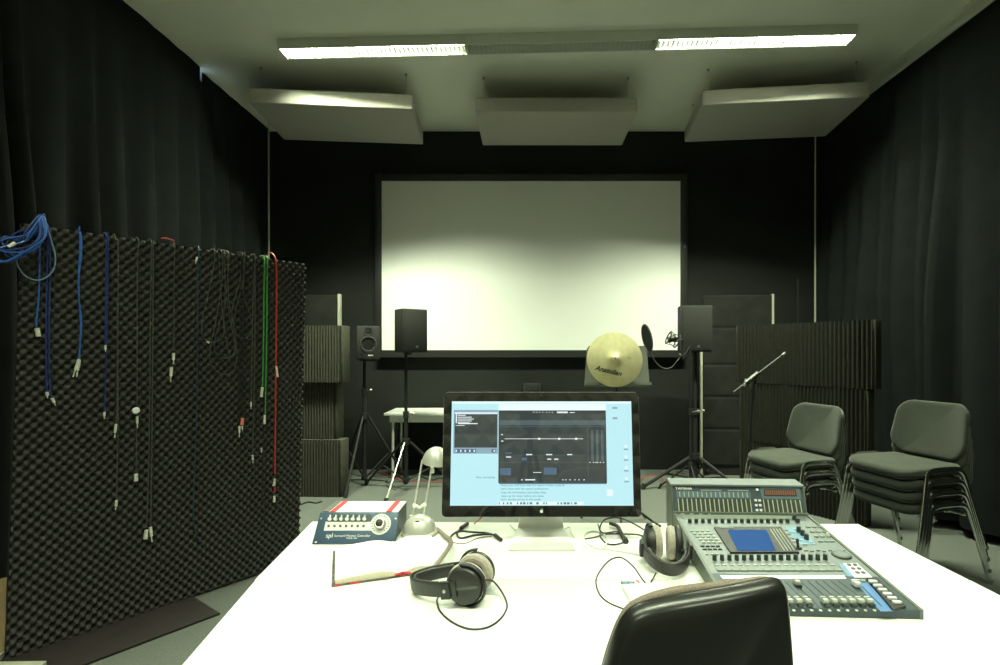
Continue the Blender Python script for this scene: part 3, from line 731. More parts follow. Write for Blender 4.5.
# ---- floor cables ----
def floor_cable(label, pts, material, r=.004):
    P = [atz(x, y, r) for x, y in pts]; t = MB().tube(P, r, n=6, sub=6)
    o = t.build('floor_cable', material, None, off=P[0]); o.location = P[0]
    return tag(o, label, 'cable')
floor_cable('red cable running along the carpet under the small white table', [(372, 470), (385, 474), (400, 480), (420, 481), (445, 482), (480, 481), (520, 480)], 'redcable')
floor_cable('black cable looped on the carpet round the shiny leg of the stand', [(344, 480), (365, 479.5), (385, 481), (393, 487), (400, 487), (405, 481), (398, 477), (388, 478), (387, 486), (396, 490)], 'bcable')
floor_cable('black cable winding on the carpet below the small white table', [(420, 476), (432, 480), (440, 478), (452, 483), (470, 480), (500, 484)], 'bcable', .005)
floor_cable('thin red cable on the carpet right of the monitor', [(630, 484), (641, 480), (648, 476), (662, 478), (668, 483), (690, 483)], 'redcable')
floor_cable('black cable curving on the carpet beside the right stand foot', [(660, 474), (670, 473), (683, 476), (686, 474), (676, 471.5), (700, 472.5)], 'bcable')
floor_cable('black cable end on the carpet in front of the left foam stack', [(300, 505), (308, 502), (316, 503), (322, 501)], 'bcable', .006)
floor_cable('black cable on the carpet left of the small stand under the far foam', [(341, 478), (350, 474), (362, 476), (375, 472)], 'bcable')

# ================= STACKED CHAIRS =================
def make_chair():
    t = thing('stacking_chair', 'x', 'chair')
    def seat_shape(p):
        y = p.y/.21; x = p.x/.22
        z = p.z - .030*max(0, -y-.35)**2*1.5 + .012*x*x - .008*(1-min(1, abs(y)))
        return Vector((p.x*(1+.03*y*-1), p.y, z))
    MB().pillow(.455, .43, .046, r=.085, shape=seat_shape, m=Mt(0, -.02, .452)).build('seat', 'chairfab', t, ang=60)
    MB().pillow(.435, .41, .014, r=.08, shape=seat_shape, m=Mt(0, -.02, .424)).build('seat_shell', 'black', t, ang=60)
    def back_shape(p):
        x = p.x/.23; y = p.y/.16
        yy = p.y - .055*(1-x*x)*(max(0, .15-y)/1.15)**2 + .014*(1-x*x)*(max(0, y+.3)/1.3)**2
        return Vector((p.x*(1-.075*y), yy, p.z - .05*x*x))
    MBk = Mt(0, .235, .665) @ Mr(-12, 'X') @ Mr(90, 'X')
    MB().pillow(.46, .31, .042, r=.082, shape=lambda p: Vector((back_shape(p).x, back_shape(p).y, -back_shape(Vector((p.x, p.y, -p.z))).z)) + Vector((0, 0, 0)), m=MBk).build('backrest', 'chairfab', t, ang=60)
    MB().pillow(.44, .29, .012, r=.078, shape=lambda p: Vector((back_shape(p).x, back_shape(p).y, p.z+.05*(p.x/.23)**2-.030)), m=MBk).build('back_shell', 'black', t, ang=60)
    for sx in (-1, 1):
        x = sx*.255
        MB().tube([(x*1.06, -.245, .005), (x*1.03, -.20, .22), (x, -.165, .40), (x*.985, -.145, .450), (x*.98, -.10, .470), (x*.98, 0, .472), (x*.98, .075, .468), (x*.985, .115, .445), (x, .14, .39), (x*1.03, .20, .20), (x*1.06, .265, .005)],
                  .011, n=10, sub=5, flat=(.0085, .0145)).build('leg_frame', 'chrome', t)
        for y in (-.245, .265): MB().cyl((x*1.06, y, 0), (x*1.06, y, .022), .0130, n=10).build('foot_cap', 'darkgrey', t)
        MB().tube([(sx*.165, .06, .412), (sx*.165, .14, .408), (sx*.17, .185, .43), (sx*.172, .205, .50), (sx*.172, .232, .60), (sx*.172, .25, .68)], .009, n=8, sub=5, flat=(.007, .012)).build('back_support', 'chrome', t)
    mb = MB()
    for y in (-.13, .10): mb.tube([(-.25, y, .41), (-.2, y, .408), (.2, y, .408), (.25, y, .41)], .0095, n=8, sub=3)
    mb.build('cross_bar', 'chrome', t)
    return t
proto = make_chair()
used = False
def stack(cx, cy, rz, n, step, labels, group):
    global used
    for k in range(n):
        c = copy_tree(proto) if used else proto
        used = True
        f = Vector((math.sin(R(rz)), -math.cos(R(rz))))   # facing direction (local -y)
        c.location = (cx-f.x*.011*(n-1-k), cy-f.y*.011*(n-1-k), step*k); c.rotation_euler = (0, 0, R(rz))
        c['label'] = labels[k]; c['group'] = group
g1 = 'grey chairs stacked by the right curtain'; g2 = 'grey chairs stacked before the right foam blocks'
stack(2.31, 3.20, -75, 4, .068, ['grey fabric chair with chrome legs, bottom of the stack of four by the right curtain',
      'grey fabric chair, second from the bottom in the stack of four by the right curtain',
      'grey fabric chair, third from the bottom in the stack of four by the right curtain',
      'grey fabric chair with its whole back showing, top of the right-hand stack of four'], g1)
stack(1.87, 3.70, -74, 3, .068, ['grey fabric chair at the bottom of the smaller stack, before the ribbed foam',
      'grey fabric chair in the middle of the smaller stack, before the ribbed foam',
      'grey fabric chair with its whole back showing, top of the smaller left-hand stack'], g2)

# ================= DESKS =================
DZ = .74
def desk(label, poly, legs):
    cx = sum(p[0] for p in poly)/4; cy_ = sum(p[1] for p in poly)/4
    t = thing('desk', label, 'desk', (cx, cy_, 0))
    MB().prism(poly, DZ-.028, DZ, bev=.0025).build('tabletop', 'white', t, off=(cx, cy_, 0))
    for x, y in legs: MB().box((x-cx, y-cy_, (DZ-.028)/2), (.045, .045, DZ-.028), bev=.004).build('leg', 'alu', t)
    mb = MB()
    ys = [l[1] for l in legs]; xs = [l[0] for l in legs]
    mb.box((0, max(ys)-cy_, DZ-.055), (max(xs)-min(xs), .025, .05)); mb.box((0, min(ys)-cy_, DZ-.055), (max(xs)-min(xs), .025, .05))
    mb.build('rail', 'alu', t)
desk('white desk section at the back, carrying the monitor, lamp and blue control box', [(-.735, 1.389), (1.172, 1.389), (1.158, 1.835), (-.78, 1.862)], [(-.68, 1.44), (1.10, 1.44), (1.09, 1.78), (-.71, 1.80)])
desk('white desk section at the front, nearest the black office chair', [(-.665, .93), (1.185, .93), (1.173, 1.385), (-.732, 1.385)], [(-.60, .98), (1.12, .98), (1.11, 1.33), (-.66, 1.33)])

# ================= MONITOR =================
MX, MY = .037, 1.69
t = thing('computer_monitor', 'large silver computer monitor with a glossy black bezel showing audio software', 'monitor', (MX, MY, DZ))
zc = CAMZ-(453.7-CY)*MY/F-DZ
ms_ = 197.6*MY/F/.65   # scale from nominal
W_, H_ = .65*ms_, .405*ms_
MM = Mt(0, 0, zc) @ Mr(-7, 'X')      # tilted back
def scr(px, py): return ((px-541.2)*MY/F, -(py-453.7)*MY/F*.985)
def rrect(w, h, r, n=6):
    pts = []
    for ci, (sx, sy) in enumerate(((1, 1), (-1, 1), (-1, -1), (1, -1))):
        for i in range(n+1):
            a1 = PI/2*ci+PI/2*i/n; pts.append((sx*(w/2-r)+r*math.cos(a1), sy*(h/2-r)+r*math.sin(a1)))
    return pts
F2 = MM @ Mr(90, 'X')     # local XY -> the screen face, +z toward the viewer
MB().prism(rrect(W_, H_, .014), -.026, -.004, bev=.002).build('rear_housing', 'alu', t, m=F2)
MB().prism(rrect(W_-.002, H_-.002, .013), -.004, 0).build('glass', 'glassblack', t, m=F2)
def plate(name, x0, y0, x1, y1, z, material, par=None, th=.0003):
    a1 = scr(x0, y0); b1 = scr(x1, y1)
    return MB().box(((a1[0]+b1[0])/2, (a1[1]+b1[1])/2, z), (abs(b1[0]-a1[0]), abs(b1[1]-a1[1]), th)).build(name, material, par or t, m=F2, smooth=False)
display = plate('display', 450.8, 400.8, 632.2, 505.0, .0003, 'lcd')
plate('menu_bar', 451, 401, 632, 403, .0007, 'lcdbar', display)
plate('white_window', 498, 403.6, 606.5, 410, .0007, 'lcdbar', display)
wd = plate('file_window', 453, 409.6, 497.8, 453.6, .0007, 'uibar', display)
plate('session_window', 498.3, 410, 606.3, 482.6, .0010, 'uidark', display)
plate('file_list', 454, 414, 496.8, 447.6, .0010, 'uidark', display)
plate('window_shadow', 499, 482.6, 606, 483.8, .0007, 'uiblue', display)
mb = MB()
def q2(mb, x0, y0, x1, y1, z):
    a1 = scr(x0, y0); b1 = scr(x1, y1)
    mb.box(((a1[0]+b1[0])/2, (a1[1]+b1[1])/2, z), (abs(b1[0]-a1[0]), abs(b1[1]-a1[1]), .0002))
mb = MB()
q2(mb, 454, 412, 497, 413.6, .0012)
for i, wq in enumerate((8, 14, 16, 14, 12)): q2(mb, 457, 414.6+i*1.9, 457+wq, 415.4+i*1.9, .0014)
q2(mb, 455, 414, 456.3, 423, .0014); q2(mb, 457.5, 422.9, 477, 423.9, .0014); q2(mb, 455, 425, 464, 425.6, .0014)
for x in (456, 460.5, 465, 469.5, 474, 494): q2(mb, x-.6, 449.8, x+.8, 451.8, .0014)
q2(mb, 504.5, 438.5, 583, 439.0, .0014)
for x in (538, 558, 575): q2(mb, x, 437.8, x+2.2, 439.7, .0014)
for x in (533, 536, 539, 542, 546, 549, 552): q2(mb, x, 411.6, x+1, 412.4, .0014)
q2(mb, 557, 411.2, 568, 412.8, .0014); q2(mb, 570, 411.8, 575, 412.6, .0014)
for x, y, w_ in ((501, 434, 1.6), (501, 440.5, 2), (526, 454, 6), (546, 454, 6), (567, 454, 5), (506, 456.4, 5), (547, 458.6, 4), (554, 458.6, 4), (521, 479, 1.4), (525, 479, 10)): q2(mb, x, y, x+w_, y+1.1, .0014)
for x in (562, 565, 569, 574, 578, 583): q2(mb, x, 479, x+1, 480, .0014)
q2(mb, 533, 472, 541, 472.6, .0014)
for x in (589, 592.5, 595, 596.5, 599.5, 602.5): q2(mb, x, 461.9, x+1.2, 462.8, .0014)
mb.build('interface_marks', 'uiwhite', display, m=F2, smooth=False)
mb = MB()
for (x0, y0, x1, y1) in ((498.8, 426.2, 606, 426.7), (505, 454.9, 586, 455.3), (498.8, 462, 586, 462.4), (587.5, 428, 588, 476), (499, 420, 606, 425)): q2(mb, x0, y0, x1, y1, .0013)
for x in (591, 596, 601): q2(mb, x, 430, x+2.4, 461, .0013)
mb.build('interface_panels', 'uimid', display, m=F2, smooth=False)
for (x0, y0, x1, y1) in ((500, 468, 511, 475), (543.5, 467.5, 556.5, 474.5), (455, 449, 476, 452.6), (491.5, 449, 495.5, 452.6), (505, 452.4, 512, 453.6), (521.5, 457.5, 526.5, 460.5)): plate('blue_panel', x0, y0, x1, y1, .0012, 'uiblue', display, .0002)
for x, y in ((615, 407.5), (615, 418)): plate('desktop_icon', x-2, y-1, x+3, y+1, .0008, 'uibar', display, .0002)
for i in range(4): plate('icon_caption', 623.5, 448.6+i*10.7, 628, 450+i*10.7, .0008, 'uibar', display, .0002)

plate('drive_icon', 606, 489, 612, 495.5, .0008, 'uiwhite', display, .0002); plate('dock_bar', 498, 501, 583, 504.2, .0006, 'uiwhite', display, .0002)
for i in range(4): plate('desktop_icon', 624.5, 444.8+i*10.7, 627, 447.6+i*10.7, .0008, 'uiwhite', display, .0002)
mb = MB()
for x, w_ in ((499, 1), (503, 1.3), (507, 1.5), (510, 1.8), (517, 1.2), (520, 2), (523, 2.4), (527, 1.2), (529.5, 2.6), (536, 2.5), (543, 1.2), (545.5, 1), (557, 1.2), (560, 1.6), (563, 2.6), (566.4, 2.6), (570.5, 1), (573.5, 2.6)): q2(mb, x, 501.6, x+w_, 503.6, .0010)
mb.build('dock_icons', 'uitext', display, m=F2, smooth=False)
lines = [('don\'t mess with the system preferences', 488.4), ('keep the workstation and tables clean', 492.0), ('clean up the room before you leave', 495.5), ('don\'t smoke and eat in the studio', 498.9)]
for s_, y in [('leave your stuff here only if it doesn\'t hinder anybody', 484.9)]+lines:
    a1 = scr(501, y); text('note_line', s_, .0095, 'uitext', display, F2 @ Mt(a1[0], a1[1], .0009), align='LEFT', extr=.0001)
a1 = scr(476, 477.2); text('note_line', 'Hint: everybody', .0095, 'uitext', display, F2 @ Mt(a1[0], a1[1], .0009), align='LEFT', extr=.0001)
# apple-shaped mark
a1 = scr(541.3, 510.5)
mb = MB()
pts = []
for i in range(24):
    q = 2*PI*i/24; rr = .0052*(1-.13*math.exp(-((q-PI/2)/.35)**2)-.10*math.exp(-((q-3*PI/2)/.35)**2))
    if abs(((q+PI) % (2*PI))-PI) < .45: rr *= .74
    pts.append((rr*math.cos(q), rr*math.sin(q)*1.0))
mb.prism(pts, .0001, .0006, m=Mt(a1[0], a1[1], 0)); mb.prism([(0, .0058), (.0012, .0058), (.0028, .0085), (.0014, .0082)], .0001, .0006, m=Mt(a1[0], a1[1], 0))
mb.build('bezel_emblem', 'whitep', t, m=F2, smooth=False)
MB().cyl((0, H_/2-.010, .0), (0, H_/2-.010, .0006), .002, n=10).build('camera_lens', 'uimid', t, m=F2)
# stand: foot plate and bent neck
fw = .185
fy0 = (CAMZ-DZ-.006)*F/(549.5-CY)-MY
MB().prism([(-fw/2-.008, fy0), (fw/2+.008, fy0), (fw/2-.012, .085), (-fw/2+.012, .085)], .0005, .0075, bev=.0025).build('stand_foot', 'alu', t, ang=50)
def neck(u, v):
    pts = [(.088, .006, .078), (.090, .020, .076), (.085, .045, .073), (.066, .09, .070), (.046, .14, .068), (.040, .20, .068)]
    k = min(int(v*5), 4); f = v*5-k; a1, b1 = pts[k], pts[k+1]
    y, z, hw = [a1[i]*(1-f)+b1[i]*f for i in range(3)]
    return Vector(((u*2-1)*hw, y, z))
MB().grid(4, 15, neck, thick=(0, .008, .002)).build('stand_neck', 'alu', t, ang=60)

# ================= BLUE CONTROL BOX =================
bx0, bx1 = -.683, -.426; byf = 1.64
t = thing('monitor_controller', 'slate blue audio control box with white top, red stripes and a large white dial', 'audio device', ((bx0+bx1)/2, byf, DZ))
w_ = bx1-bx0; hh = .083; lean = .055
prof = [(0, .006), (lean, hh), (lean+.005, hh), (.18, hh), (.18, .006)]
def side_prism(mb, prof, x0, x1):
    A = [mb.bm.verts.new((x0, y, z)) for y, z in prof]; B = [mb.bm.verts.new((x1, y, z)) for y, z in prof]
    n = len(prof); mb.bm.faces.new(A); mb.bm.faces.new(B[::-1])
    for i in range(n): mb.bm.faces.new((A[i], A[(i+1) % n], B[(i+1) % n], B[i]))
    return mb
side_prism(MB(), [(.006, .008), (lean+.004, hh-.002), (.178, hh-.002), (.178, .008)], -w_/2+.006, w_/2-.006).build('casing', 'darkgrey', t, smooth=False)
fm = Mt(0, 0, .0) @ Mr(90-math.degrees(math.atan2(lean, hh)), 'X')       # face plane: local y up the slope, z out
fl = math.hypot(lean, hh)
FP = Matrix(((1, 0, 0, 0), (0, lean/fl, -hh/fl, 0), (0, hh/fl, lean/fl, 0), (0, 0, 0, 1)))
MB().prism([(-w_/2-.004, .002), (w_/2+.002, .002), (w_/2-.002, fl), (-w_/2, fl)], -.004, .003, bev=.001).build('front_panel', 'bluepanel', t, m=FP)
MB().box((0, .118, hh), (w_-.012, .120, .004)).build('top_cover', 'whitep', t)
for x0, x1 in ((-w_/2+.006, -w_/2+.026), (-w_/2+.030, -w_/2+.048), (w_/2-.044, w_/2-.026)):
    i_ = (-w_/2+.006 == x0)
    MB().box(((x0+x1)/2, .118, hh+.0025), (x1-x0, .121, .002)).build('stripe', 'darkgrey' if i_ else 'red', t)
def fx(px, py):   # point on the front face from photo pixel
    u = (px-313.3-(544-py)*.14)/(82.0)*w_-w_/2; v = (544.5-py)/31.0*fl; return u, v
a1 = fx(324, 531); b1 = fx(375.5, 517)
MB().box(((a1[0]+b1[0])/2, fl*.56, .0035), (b1[0]-a1[0]+.006, fl*.28, .001)).build('white_field', 'whitep', t, m=FP)
MB().box(((a1[0]+b1[0])/2-.004, fl*.81, .0036), (b1[0]-a1[0]-.02, fl*.23, .0012)).build('dark_field', 'consoled', t, m=FP)
for i in range(7):
    u = fx(328.5+i*5.95, 521)[0]
    MB().cyl((u, fl*.77, .004), (u, fl*.77, .013), .0052, n=12).build('knob', 'whitep', t, m=FP)
    MB().box((u, fl*.84, .008), (.003, .012, .008)).build('switch', 'whitep', t, m=FP)
    MB().cyl((u, fl*.56, .004), (u, fl*.56, .006), .0042, n=12).build('button', 'darkgrey', t, m=FP)
uc, vc = fx(380.8, 524)[0], fl*.62
MB().cyl((uc, vc, .003), (uc, vc, .0045), .033, n=32).build('dial_scale', 'whitep', t, m=FP)
mb = MB()
for i in range(17):
    a1 = R(-50+i*280/16); mb.box((0, .0265, .0048), (.0022, .005, .0005), m=Mt(uc, vc, 0) @ Matrix.Rotation(a1-R(90), 4, 'Z'))
mb.build('dial_marks', 'darkgrey', t, m=FP, smooth=False)
MB().lathe([(.019, .003), (.018, .018), (.015, .021), (0, .021)], n=24, m=Mt(uc, vc, 0)).build('volume_dial', 'steel', t, m=FP)
MB().lathe([(.012, .0212), (.009, .0225), (0, .0225)], n=20, m=Mt(uc, vc, 0)).build('dial_cap', 'black', t, m=FP)
text('panel_text', 'Surround Monitor Controller', .0095, 'whitep', t, FP @ Mt(fx(352, 537)[0], fl*.255, .0036))
text('panel_text', 'MODEL 2489', .006, 'whitep', t, FP @ Mt(fx(352, 537)[0], fl*.18, .0036))
text('panel_logo', 'spl', .020, 'whitep', t, FP @ Mt(fx(329, 537)[0], fl*.26, .0036), extr=.0006)
for sx, v in ((-1, .06), (1, .06), (-1, .8), (1, .8)): MB().cyl((sx*(w_/2-.008), fl*v, .003), (sx*(w_/2-.008), fl*v, .0048), .003, n=8).build('screw', 'steel', t, m=FP)
for sx in (-1, 1):
    for y in (.025, .155): MB().cyl((sx*(w_/2-.03), y, 0), (sx*(w_/2-.03), y, .009), .008, n=10).build('rubber_foot', 'rubber', t)

# ================= DESK LAMP =================
LY = 1.735
lb = at(419.6, 351, LY); lb.z = DZ
t = thing('desk_lamp', 'small silver desk lamp with domed base and domed shade on two thin arms', 'lamp', lb)
MB().lathe([(.058, 0), (.060, .004), (.058, .010), (.054, .013), (.052, .028), (.044, .044), (.030, .056), (.014, .062), (0, .063)], n=36).build('base', 'silverp', t)
MB().box((.0, -.030, .051), (.014, .012, .006), m=None, bev=.0015).build('switch', 'black', t)
lp = lambda x, y, Y=LY: at(x, y, Y)-lb
for (x0, y0, x1, y1) in ((412.3, 517, 422.2, 460), (423.2, 516.5, 431.8, 466)):
    MB().cyl(lp(x0, y0), lp(x1, y1), .0030, n=8).build('arm', 'alu', t)
MB().box(lp(411.8, 516.5), (.014, .01, .010), bev=.002).box(lp(423.0, 516), (.014, .01, .010), bev=.002).build('base_joint', 'whitep', t)
MB().tube([lp(412.8, 504), lp(416, 505.5), lp(419.5, 507.5), lp(423, 505), lp(425.8, 503)], .005, n=8).cyl(lp(414.5, 506, LY-.01), lp(414.5, 506, LY+.01), .007, n=10).cyl(lp(424.6, 505, LY-.01), lp(424.6, 505, LY+.01), .007, n=10).build('arm_clamp', 'whitep', t)
MS = Matrix.Translation(lp(435.6, 462.5)) @ Mr(8, 'Y') @ Mr(4, 'X')
rs = .0445
prof = [(rs*1.0, -.002), (rs*1.02, .002)]+[(rs*math.cos(q)*1.0, .003+rs*1.12*math.sin(q)) for q in [R(8), R(22), R(38), R(54), R(70), R(82)]]+[(0, .003+rs*1.12)]
inner = [(0, rs*1.02), (rs*.3, rs*.98), (rs*.7, rs*.70), (rs*.92, rs*.3), (rs*.96, -.001)]
MB().lathe(prof, n=36).build('shade', 'silverp', t, m=MS)
MB().lathe([(.012, -.004), (.012, .02), (.010, .03), (0, .03)], n=14).build('bulb', 'whitep', t, m=MS)
MB().tube([lp(422, 461), lp(427, 464.5), lp(432, 466), lp(433, 470)], .0035, n=8).box(lp(432.6, 471), (.012, .010, .014), bev=.002).build('shade_joint', 'whitep', t)
MB().cyl(lp(448, 456.5), lp(453, 456), .003, n=8).build('shade_handle', 'whitep', t)
# lamp cord
def desk_cable(name, label, pts, material, r, cat='cable', extra=None, sub=6):
    P = [atz(x, y, DZ+r+(z[0] if z else 0)) for x, y, *z in pts]
    t = thing(name, label, cat, P[0])
    MB().tube(P, r, n=8, sub=sub).build('cord', material, t, off=P[0])
    return t
tc = desk_cable('power_cord', 'thick grey-brown cord curving from the lamp base past the open book', [(437, 529), (443, 534), (451, 541, .012), (448, 549, .024), (440, 560, .026), (434, 567, .022), (428, 574, .008)], 'greycord', .0065)

# ================= BOOK =================
t = thing('open_book', 'open hardback book with white pages and a dark red and black cover', 'book', (-.345, 1.408, DZ), 20)
bw, bh = .172, .242
def page(side):
    bw = .172 if side < 0 else .118
    def top(u, v):
        x = side*u*bw; z = .006+.018*math.sin(min(1, u*2.2)*PI/2)*(1-.55*u)+.002
        if u < .04: z = .010
        return Vector((x, v*bh, z+.001*math.sin(v*5)*u))
    mb = MB(); mb.grid(20, 8, top)
    nu = 20
    bot = lambda u, v: Vector((side*u*bw*.99, v*bh, .004))
    for v in (0, 1):
        for i in range(nu):
            q = [top(i/nu, v), top((i+1)/nu, v), bot((i+1)/nu, v), bot(i/nu, v)]
            mb.bm.faces.new([mb.bm.verts.new(x) for x in q])
    q = [top(1, 0), top(1, 1), bot(1, 1), bot(1, 0)]; mb.bm.faces.new([mb.bm.verts.new(x) for x in q])
    return mb
o1 = page(-1).build('page_block', 'page', t, ang=50); o2 = page(1).build('page_block', 'page', t, ang=50)
for o in (o1, o2):
    o.data.materials.append(M['pageedge'])
    for pl in o.data.polygons:
        if abs(pl.normal.z) < .4: pl.material_index = 1
MB().box((-.088, bh/2, .002), (.184, bh+.010, .0035), bev=.001).box((.060, bh/2, .002), (.128, bh+.010, .0035), bev=.001).build('cover', 'cover', t)
MB().cyl((0, -.006, .004), (0, bh+.006, .004), .0035, n=8).tube([(-.02, -.002, .005), (0, -.002, .011), (.022, -.002, .005)], .003, n=6).build('spine_band', 'red', t)
for x0, x1 in ((-.175, -.155), (-.135, -.11)): MB().box(((x0+x1)/2, -.0045, .0022), (x1-x0, .002, .0036)).build('cover_mark', 'red', t)

# ================= HEADPHONES =================
def headphones(name, label, M0, hs, bandw, cuptilt, padmat='pad', bz=.128):
    """local: band arc in XZ, apex +z, cup centres at (+-hs,0,0)"""
    loc = M0.to_translation(); t = thing(name, label, 'headphones', loc); MM_ = Matrix.Translation(-loc) @ M0
    def arc(k, rx, rz, z0=.012):
        a1 = -.12*PI+1.24*PI*k; return Vector((rx*math.cos(a1), 0, z0+rz*math.sin(a1)))
    n = 30
    def strip(rx0, rx1, hw, a0, a1, nm, mt, bulge=0):
        mb = MB()
        rr = [arc(a0+(a1-a0)*i/n, rx0[0], rx0[1]) for i in range(n+1)]; ro = [arc(a0+(a1-a0)*i/n, rx1[0], rx1[1]) for i in range(n+1)]
        m_ = 8
        rings = []
        for i in range(n+1):
            c_ = (rr[i]+ro[i])/2; d = (ro[i]-rr[i]); th = d.length/2; d = d.normalized()
            ring = []
            for k in range(m_*2):
                q = 2*PI*k/(m_*2); cx_ = math.copysign(abs(math.cos(q))**.5, math.cos(q)); sy_ = math.copysign(abs(math.sin(q))**.6, math.sin(q))
                ring.append(mb.bm.verts.new(c_+d*th*sy_+Vector((0, hw*cx_, 0))))
            rings.append(ring)
        for A, B in zip(rings, rings[1:]):
            for k in range(m_*2): mb.bm.faces.new((A[k], A[(k+1) % (m_*2)], B[(k+1) % (m_*2)], B[k]))
        mb.bm.faces.new(rings[0][::-1]); mb.bm.faces.new(rings[-1])
        return mb.build(nm, mt, t, m=MM_, ang=60)
    strip((bandw-.004, bz-.004), (bandw+.003, bz+.003), .0185, .10, .90, 'headband', 'leather')
    strip((bandw-.015, bz-.015), (bandw-.004, bz-.004), .0155, .20, .80, 'head_cushion', 'leather')
    for sx in (-1, 1):
        cm = MM_ @ Mt(sx*hs, 0, 0) @ Mr(sx*cuptilt, 'Y') @ Mr(90*sx, 'Y')      # local z outward
        cup = MB().lathe([(.044, -.006), (.0465, 0), (.0455, .008), (.041, .015), (.030, .019), (.016, .0205), (0, .021)], n=36).build('ear_cup', 'hpcup', t, m=cm)
        mb = MB(); mb.tube([(.036*math.cos(q*PI/12), .036*math.sin(q*PI/12), -.014) for q in range(24)], .0125, n=10, sub=2, closed=True)
        mb.build('ear_pad', padmat, t, m=cm)
        MB().cyl((0, 0, -.008), (0, 0, -.004), .043, n=24).build('driver_cloth', 'black', t, m=cm)
        MB().tube([(-.046, 0, .016), (-.02, 0, .0215), (0, 0, .0225), (.02, 0, .0215), (.046, 0, .016)], .003, n=6, flat=(.0032, .0018)).build('cup_rib', 'darkgrey', cup, m=None) if False else None
        MB().box((0, 0, .0205), (.074, .006, .004), bev=.001).build('cup_rib', 'darkgrey', cup, m=cm)
        # C-shaped yoke round the cup, towards the band
        yk = [(-.051*math.cos(q)*1.0*1, .051*math.sin(q), .004) for q in [R(x) for x in range(-95, 96, 10)]]
        yk = [(-abs(x) if False else x, y, z) for x, y, z in yk]
        MB().tube(yk, .004, n=8, sub=2, flat=(.0035, .007)).build('yoke', 'black', t, m=cm)
        p0 = Vector((sx*(hs+.004), 0, .053)); p1 = arc(.14 if sx > 0 else .86, bandw, bz)
        MB().tube([p0, (p0+p1)/2+Vector((sx*.006, 0, 0)), p1], .0045, n=8, flat=(.009, .004)).build('slider', 'black', t, m=MM_)
        MB().box(p1+Vector((sx*.003, 0, .004)), (.011, .042, .026), bev=.003).build('band_end_cap', 'black', t, m=MM_)
        MB().cyl(p1+Vector((sx*.008, 0, .004)), p1+Vector((sx*.011, 0, .004)), .004, n=10).build('screw', 'steel', t, m=MM_)
    return t
# yoke opening: rotate so that its closed side faces the band (local -x of cup maps to +z after the turn)
# first pair: band apex to the left, cups standing on edge
c1 = Vector((-.145, 1.290, DZ+.0485))
az = math.atan2(.25, -.97)
X1 = Vector((.25, .97, 0)).normalized(); Z1 = Vector((-.97, .25, -.16)).normalized(); X1 = (X1-Z1*X1.dot(Z1)).normalized(); Y1 = Z1.cross(X1)
M1 = Matrix(((X1.x, Y1.x, Z1.x, c1.x), (X1.y, Y1.y, Z1.y, c1.y), (X1.z, Y1.z, Z1.z, c1.z), (0, 0, 0, 1)))
headphones('headphones', 'black headphones with grey pads lying on the desk in front of the book', M1, .043, .066, 4, bz=.150)
X1 = Vector((1, -.06, 0)).normalized(); Z1 = Vector((-.10, -.98, -.16)).normalized(); X1 = (X1-Z1*X1.dot(Z1)).normalized(); Y1 = Z1.cross(X1)
c2 = Vector((.392, 1.525, DZ+.0485))
M2 = Matrix(((X1.x, Y1.x, Z1.x, c2.x), (X1.y, Y1.y, Z1.y, c2.y), (X1.z, Y1.z, Z1.z, c2.z), (0, 0, 0, 1)))
headphones('headphones', 'black headphones with cream pads pressed together beside the mixing console', M2, .035, .066, -4)
desk_cable('headphone_cable', 'thin black cable looping out from the left headphones on the desk', [(486, 580, .045), (494, 582, .03), (503, 594, .01), (507, 606), (501, 618), (488, 627), (470, 629), (452, 622), (440, 611), (437, 601), (439, 596, .02)], 'bcable', .0022)
desk_cable('headphone_cable', 'thin black cable looping from the right headphones towards the office chair', [(656, 573, .01), (651, 582), (649.5, 586), (643, 580), (633, 566), (621, 557.5), (610, 560), (600, 571), (596, 581), (599, 593), (608, 602), (624, 609), (632, 612)], 'bcable', .0018)

# ---- cables on the desk ----
t = desk_cable('audio_cable', 'short black lead with jack plugs lying left of the monitor foot', [(449, 541), (452, 535), (460, 531), (475, 532), (488, 533), (497, 536), (490, 534), (475, 535), (461, 538), (457, 533), (463, 527)], 'bcable', .003)
for (x, y, x2, y2) in ((495, 535, 501, 540), (461, 528, 467.5, 523.5)):
    a1 = atz(x, y, DZ+.007); b1 = atz(x2, y2, DZ+.007); MB().cyl(a1, b1, .0065, n=10).build('plug', 'black', t, off=t.location)
desk_cable('audio_cable', 'thin brown lead lying across the desk beside the lamp cord', [(440, 530), (447, 539), (456, 543), (466, 543), (478, 538), (492, 536)], 'greycord', .002)
desk_cable('white_cable', 'white cable coiled in a ring to the right of the monitor foot', [(646, 556), (625, 552), (606, 549), (592, 546), (584, 540), (585, 534), (592, 531), (602, 533), (607, 540), (603, 548), (594, 548)], 'whitecable', .003)
desk_cable('white_cable', 'thin white cable wandering behind the monitor foot', [(510, 525), (520, 532), (548, 536), (560, 532), (569, 527), (572, 534), (580, 543), (588, 548)], 'whitecable', .0018)
desk_cable('audio_cable', 'black lead arching up in a loop right of the monitor', [(598, 524), (600, 531), (601, 538), (608, 544), (618, 544), (626, 540), (618, 532), (603, 533, .02), (600, 527, .04), (606, 519, .05), (620, 518, .05), (636, 525, .03), (648, 533, .01), (652, 540)], 'bcable', .0025)
desk_cable('audio_cable', 'second black lead running low from the monitor to the right headphones', [(585, 539), (595, 537), (607, 534), (625, 534), (640, 535), (646, 541)], 'bcable', .0022)
P = [atz(610, 523, DZ+.013), atz(617, 526, DZ+.012), atz(621, 533, DZ+.010), atz(624.5, 539, DZ+.0085)]
t = thing('jack_adapter', 'thick curved black jack lead end lying right of the monitor', 'plug', P[0])
